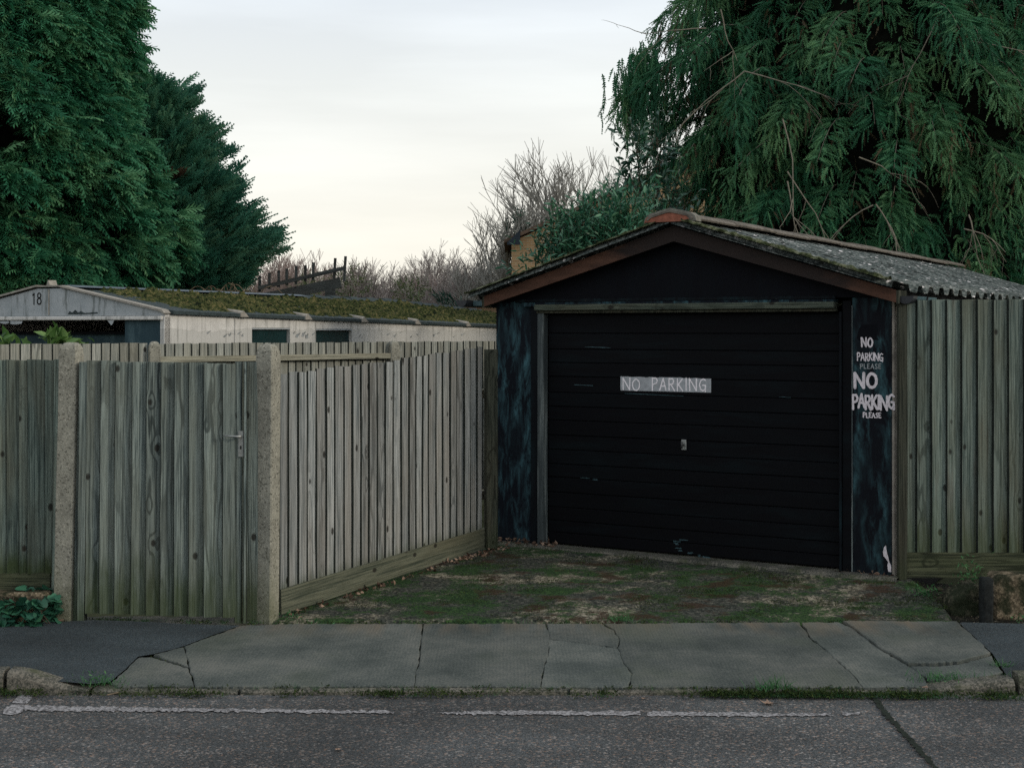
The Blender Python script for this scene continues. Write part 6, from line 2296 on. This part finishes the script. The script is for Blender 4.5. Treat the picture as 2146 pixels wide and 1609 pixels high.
WG = 'weeds along the pavement and verge'
for (px, py, n, h_, rad, lb) in ((1620, 1444, 90, 0.075, 0.055, 'upright green grass tuft in the dropped kerb joint'), (1975, 1424, 150, 0.06, 0.10, 'spreading grass tuft on the broken slab by the right kerb'), (2120, 1428, 100, 0.06, 0.09, 'grass tuft behind the raised right kerb end'), (215, 1432, 110, 0.05, 0.09, 'bushy weed tuft where the left kerb meets the crossing'), (1300, 1300, 120, 0.05, 0.06, 'grass tuft in the joint between driveway and slab'), (2100, 1395, 50, 0.045, 0.04, 'small grass tuft in the crack beside the right tarmac')):
    c = pav(px, py); parts = []
    grass_tuft(c, n, h_, rad, parts)
    weed_clump(c, n // 3, 0.018, rad * 0.8, parts, 0.2)
    make_plant('grass_tuft', lb, 'grass tuft', tuple(c), parts, M['weed_leaf'], WG)
for (px, py, Y, n, sz, rad, zr, lb) in ((2034, 1222, 9.62, 150, 0.030, 0.048, 1.5, 'tall green weed growing against the mossy gravel board'), (1942, 1246, 9.72, 140, 0.028, 0.048, 0.6, 'low green weed at the corner of the driveway and soil'), (2004, 1232, 9.7, 36, 0.02, 0.04, 0.6, 'small dark weed on the soil behind the broken lump'), (2140, 1298, 9.2, 30, 0.022, 0.03, 0.7, 'small weed at the foot of the crumbling wall stub'), (2128, 1206, 9.45, 24, 0.02, 0.04, 0.3, 'tiny weed on top of the crumbling wall stub'), (190, 1432, 7.66, 40, 0.02, 0.05, 0.4, 'leafy weed at the end of the sloping kerb stone'), (615, 1287, 9.18, 40, 0.022, 0.05, 0.3, 'small weed at the foot of the right gate post'), (655, 1306, 9.06, 30, 0.03, 0.06, 0.2, 'flat leafy weed in the joint before the side fence')):
    c = P(px, py + (8 if Y > 8 else 0), Y); parts = []
    weed_clump(c, n, sz, rad, parts, zr)
    make_plant('weed', lb, 'weed', tuple(c), parts, M['weed_leaf'], WG)

# moss and low weeds filling the joints (nobody could count it)
parts, parts2 = [], []
def along(px0, py0, px1, py1, n, f):
    for q in range(n):
        t = random.random()
        f(px0 + (px1 - px0) * t, py0 + (py1 - py0) * t)
def kerb_weed(px, py):
    c = gnd(px + random.gauss(0, 5), py + random.uniform(-4, 3), -0.178)
    c.y = min(c.y, Y_K - 0.012)
    dn = 0.55 + 1.2 * mnoise.noise(Vector((px * 0.010, 1.5, 0)))
    if random.random() > dn: return
    if random.random() < (0.5 if px > 1500 else 0.22): grass_tuft(c, 9, 0.027, 0.020, parts, (0.1, 0.6), 1.0)
    else: weed_clump(c, 12, 0.018, 0.024, parts2, 0.35)
along(-20, 1455, 2146, 1459, 900, kerb_weed)
along(1480, 1455, 2146, 1462, 600, kerb_weed)
def joint_weed(px, py):
    c = pav(px + random.gauss(0, 3), py + random.gauss(0, 1.3)); c.z -= 0.012
    dn = 0.30 + 0.9 * mnoise.noise(Vector((px * 0.014, py * 0.02, 5)))
    if random.random() > dn: return
    if random.random() < 0.4: grass_tuft(c, 8, 0.034, 0.016, parts, (0.1, 0.6), 1.0)
    else: weed_clump(c, 9, 0.016, 0.018, parts2, 0.3)
along(520, 1303, 2010, 1302, 500, joint_weed)
along(200, 1296, 540, 1303, 190, joint_weed)
along(236, 1437, 1930, 1440, 260, joint_weed)
def crack_weed(px, py):
    c = pav(px + random.gauss(0, 1.5), py); c.z -= 0.022
    dn = 0.5 + 0.9 * mnoise.noise(Vector((px * 0.02, py * 0.03, 9)))
    if random.random() > dn: return
    weed_clump(c, 8, 0.014, 0.011, parts2, 0.25)
for line in (CA, CB, CCk, CD, CE, [(505, 1308), (384, 1354), (320, 1371), (232, 1428)], [(320, 1374), (396, 1398), (407, 1434)], [(2006, 1304), (2076, 1369), (2105, 1408)]):
    for (a, c) in zip(line[:-1], line[1:]):
        along(*a, *c, 26, crack_weed)
V, F, T = join(parts)
tag(obj('joint_grass', V, F, M['weed_leaf'], tint=T), kind='stuff')
V, F, T = join(parts2)
tag(obj('joint_moss', V, F, M['moss_tuft'], tint=T), kind='stuff')
# moss cushions on the driveway
parts = []
for q in range(6500):
    s, t = random.random(), random.random()
    p_ = drive_pt(s, t)
    v = mnoise.noise(Vector((p_.x * 2.4 + 3.1, p_.y * 3.0 + 7.7, 0))) + 0.5 * mnoise.noise(Vector((p_.x * 6, p_.y * 7, 3)))
    if v < 0.18: continue
    weed_clump((p_.x, p_.y, p_.z + 0.003), 7, 0.011, 0.020, parts, 0.14)
V, F, T = join(parts)
tag(obj('driveway_moss', V, F, M['moss_tuft'], tint=T), kind='stuff')

# dead leaves gathered along the fence foot and by the door frame
LEAF_D = leaf_template(0.62, 0.25, 0.35)
parts = []
fa, fb_ = Vector((SA.x, SA.y, za - 0.09)) + nS * 0.05, Vector((SB.x, SB.y, zb - 0.075)) + nS * 0.05
for q in range(230):
    t = random.random() ** 0.75
    if mnoise.noise(Vector((t * 14, 0, 2))) < -0.15 and t < 0.8: continue
    c = fa.lerp(fb_, t) + nS * abs(random.gauss(0, 0.035 + 0.05 * (t > 0.85)))
    fr_ = (c.y - 9.10) / max(0.2, ((GO + U * ((c.x - GO.x) / U.x)).y - 9.10))
    c.z = -0.105 + 0.093 * min(1, max(0, fr_)) + random.uniform(0.004, 0.022)
    parts.append(scatter(LEAF_D, np.array([c]), RNG.normal(size=(1, 3)) * np.array([1, 1, 0.3]), np.array([0.022 + 0.022 * random.random()]), RNG.random(1) * 6.28, RNG.random(1)))
for q in range(90):
    c = GO + U * random.uniform(0.02, 0.62) - VV * abs(random.gauss(0.03, 0.05)) + Vector((0, 0, random.uniform(0.0, 0.03)))
    parts.append(scatter(LEAF_D, np.array([c]), RNG.normal(size=(1, 3)) * np.array([1, 1, 0.4]), np.array([0.022 + 0.024 * random.random()]), RNG.random(1) * 6.28, RNG.random(1)))
for q in range(26):
    c = GO + U * random.uniform(GW - 0.45, GW) - VV * abs(random.gauss(0.02, 0.03)) + Vector((0, 0, random.uniform(-0.01, 0.012)))
    parts.append(scatter(LEAF_D, np.array([c]), RNG.normal(size=(1, 3)) * np.array([1, 1, 0.3]), np.array([0.025 + 0.02 * random.random()]), RNG.random(1) * 6.28, RNG.random(1)))
V, F, T = join(parts)
tag(obj('leaf_litter', V, F, M['dry_leaf'], tint=T), kind='stuff')


def maple_leaf(size, c, rz, label, mat):
    pts = []
    for k in range(20):
        a = 2 * math.pi * k / 20
        r_ = (1.0 if k % 4 == 0 else (0.55 if k % 2 == 0 else 0.62)) * (0.75 + 0.25 * math.cos(a))
        pts.append((r_ * math.cos(a), r_ * math.sin(a)))
    V = [(x * size, y * size, size * (0.25 * (x * x + y * y) + random.uniform(0, 0.12))) for x, y in pts] + [(0, 0, 0)]
    F = [(i, (i + 1) % 20, 20) for i in range(20)]
    t = thing('fallen_leaf', c, rz, label, 'leaf', 'fallen leaves')
    obj('blade', V, F, mat, t, tint=np.full(21, random.uniform(0.6, 0.95)))
    m = MB(); m.tube([(-0.1 * size, 0, 0.03 * size), (-0.9 * size, 0.1 * size, 0.15 * size)], 0.0016, 4)
    m.build('stalk', mat, t)


for (px, py, sz, pl_, lb) in ((1612, 1476, 0.052, 'r', 'curled pale brown leaf on the road below the dropped kerb'), (708, 1572, 0.026, 'r', 'small dry leaf lying alone low on the road'), (1350, 1465, 0.024, 'r', 'tiny dark leaf on the road under the kerb centre'), (628, 1275, 0.040, 'd', 'brown leaf leaning by the foot of the side fence'), (1938, 1443, 0.034, 'p', 'tan leaf caught in the kerb grass on the right'), (265, 1450, 0.03, 'r', 'brown leaf lying below the left kerb weeds'), (130, 1303, 0.034, 'p', 'pale dry leaf beside the left gate post foot')):
    c = on_road(px, py, 0.006) if pl_ == 'r' else (pav(px, py) + Vector((0, 0, 0.008)) if pl_ == 'p' else gnd(px, py + 8, -0.095) + Vector((0, 0, 0.012)))
    maple_leaf(sz, c, random.uniform(0, 6.28), lb, M['dry_leaf'])
# a dry twig on the road
m = MB(); a, c = on_road(225, 1460, 0.012), on_road(300, 1449, 0.014)
m.tube([a, (a + c) / 2 + Vector((0, 0.015, 0.004)), c], [0.004, 0.004, 0.002], 5)
tag(m.build('dry_twig', M['bramble']), 'thin dry brown twig on the road below the left weeds', 'twig')
# loose grit in the soil
parts = []
tp = tris([(0, 0, 0.5), (0.5, 0, 0), (0, 0.5, 0), (-0.5, 0, 0), (0, -0.5, 0)], [(0, 1, 2), (0, 2, 3), (0, 3, 4), (0, 4, 1)])
k = 380
pos = np.stack([2.8 + 1.5 * RNG.random(k), 9.12 + 0.6 * RNG.random(k) ** 1.6, np.zeros(k)], 1)
pos[:, 2] = -0.13 + 0.05 * np.maximum(0, pos[:, 1] - 9.2) + 0.006
V, F, T = scatter(tp, pos, RNG.normal(size=(k, 3)) * 0.2 + np.array([0, 1, 0]), 0.006 + 0.016 * RNG.random(k) ** 2, RNG.random(k) * 0.5, RNG.random(k))
tag(obj('grit', V, F, M['rubble'], tint=T), kind='stuff')
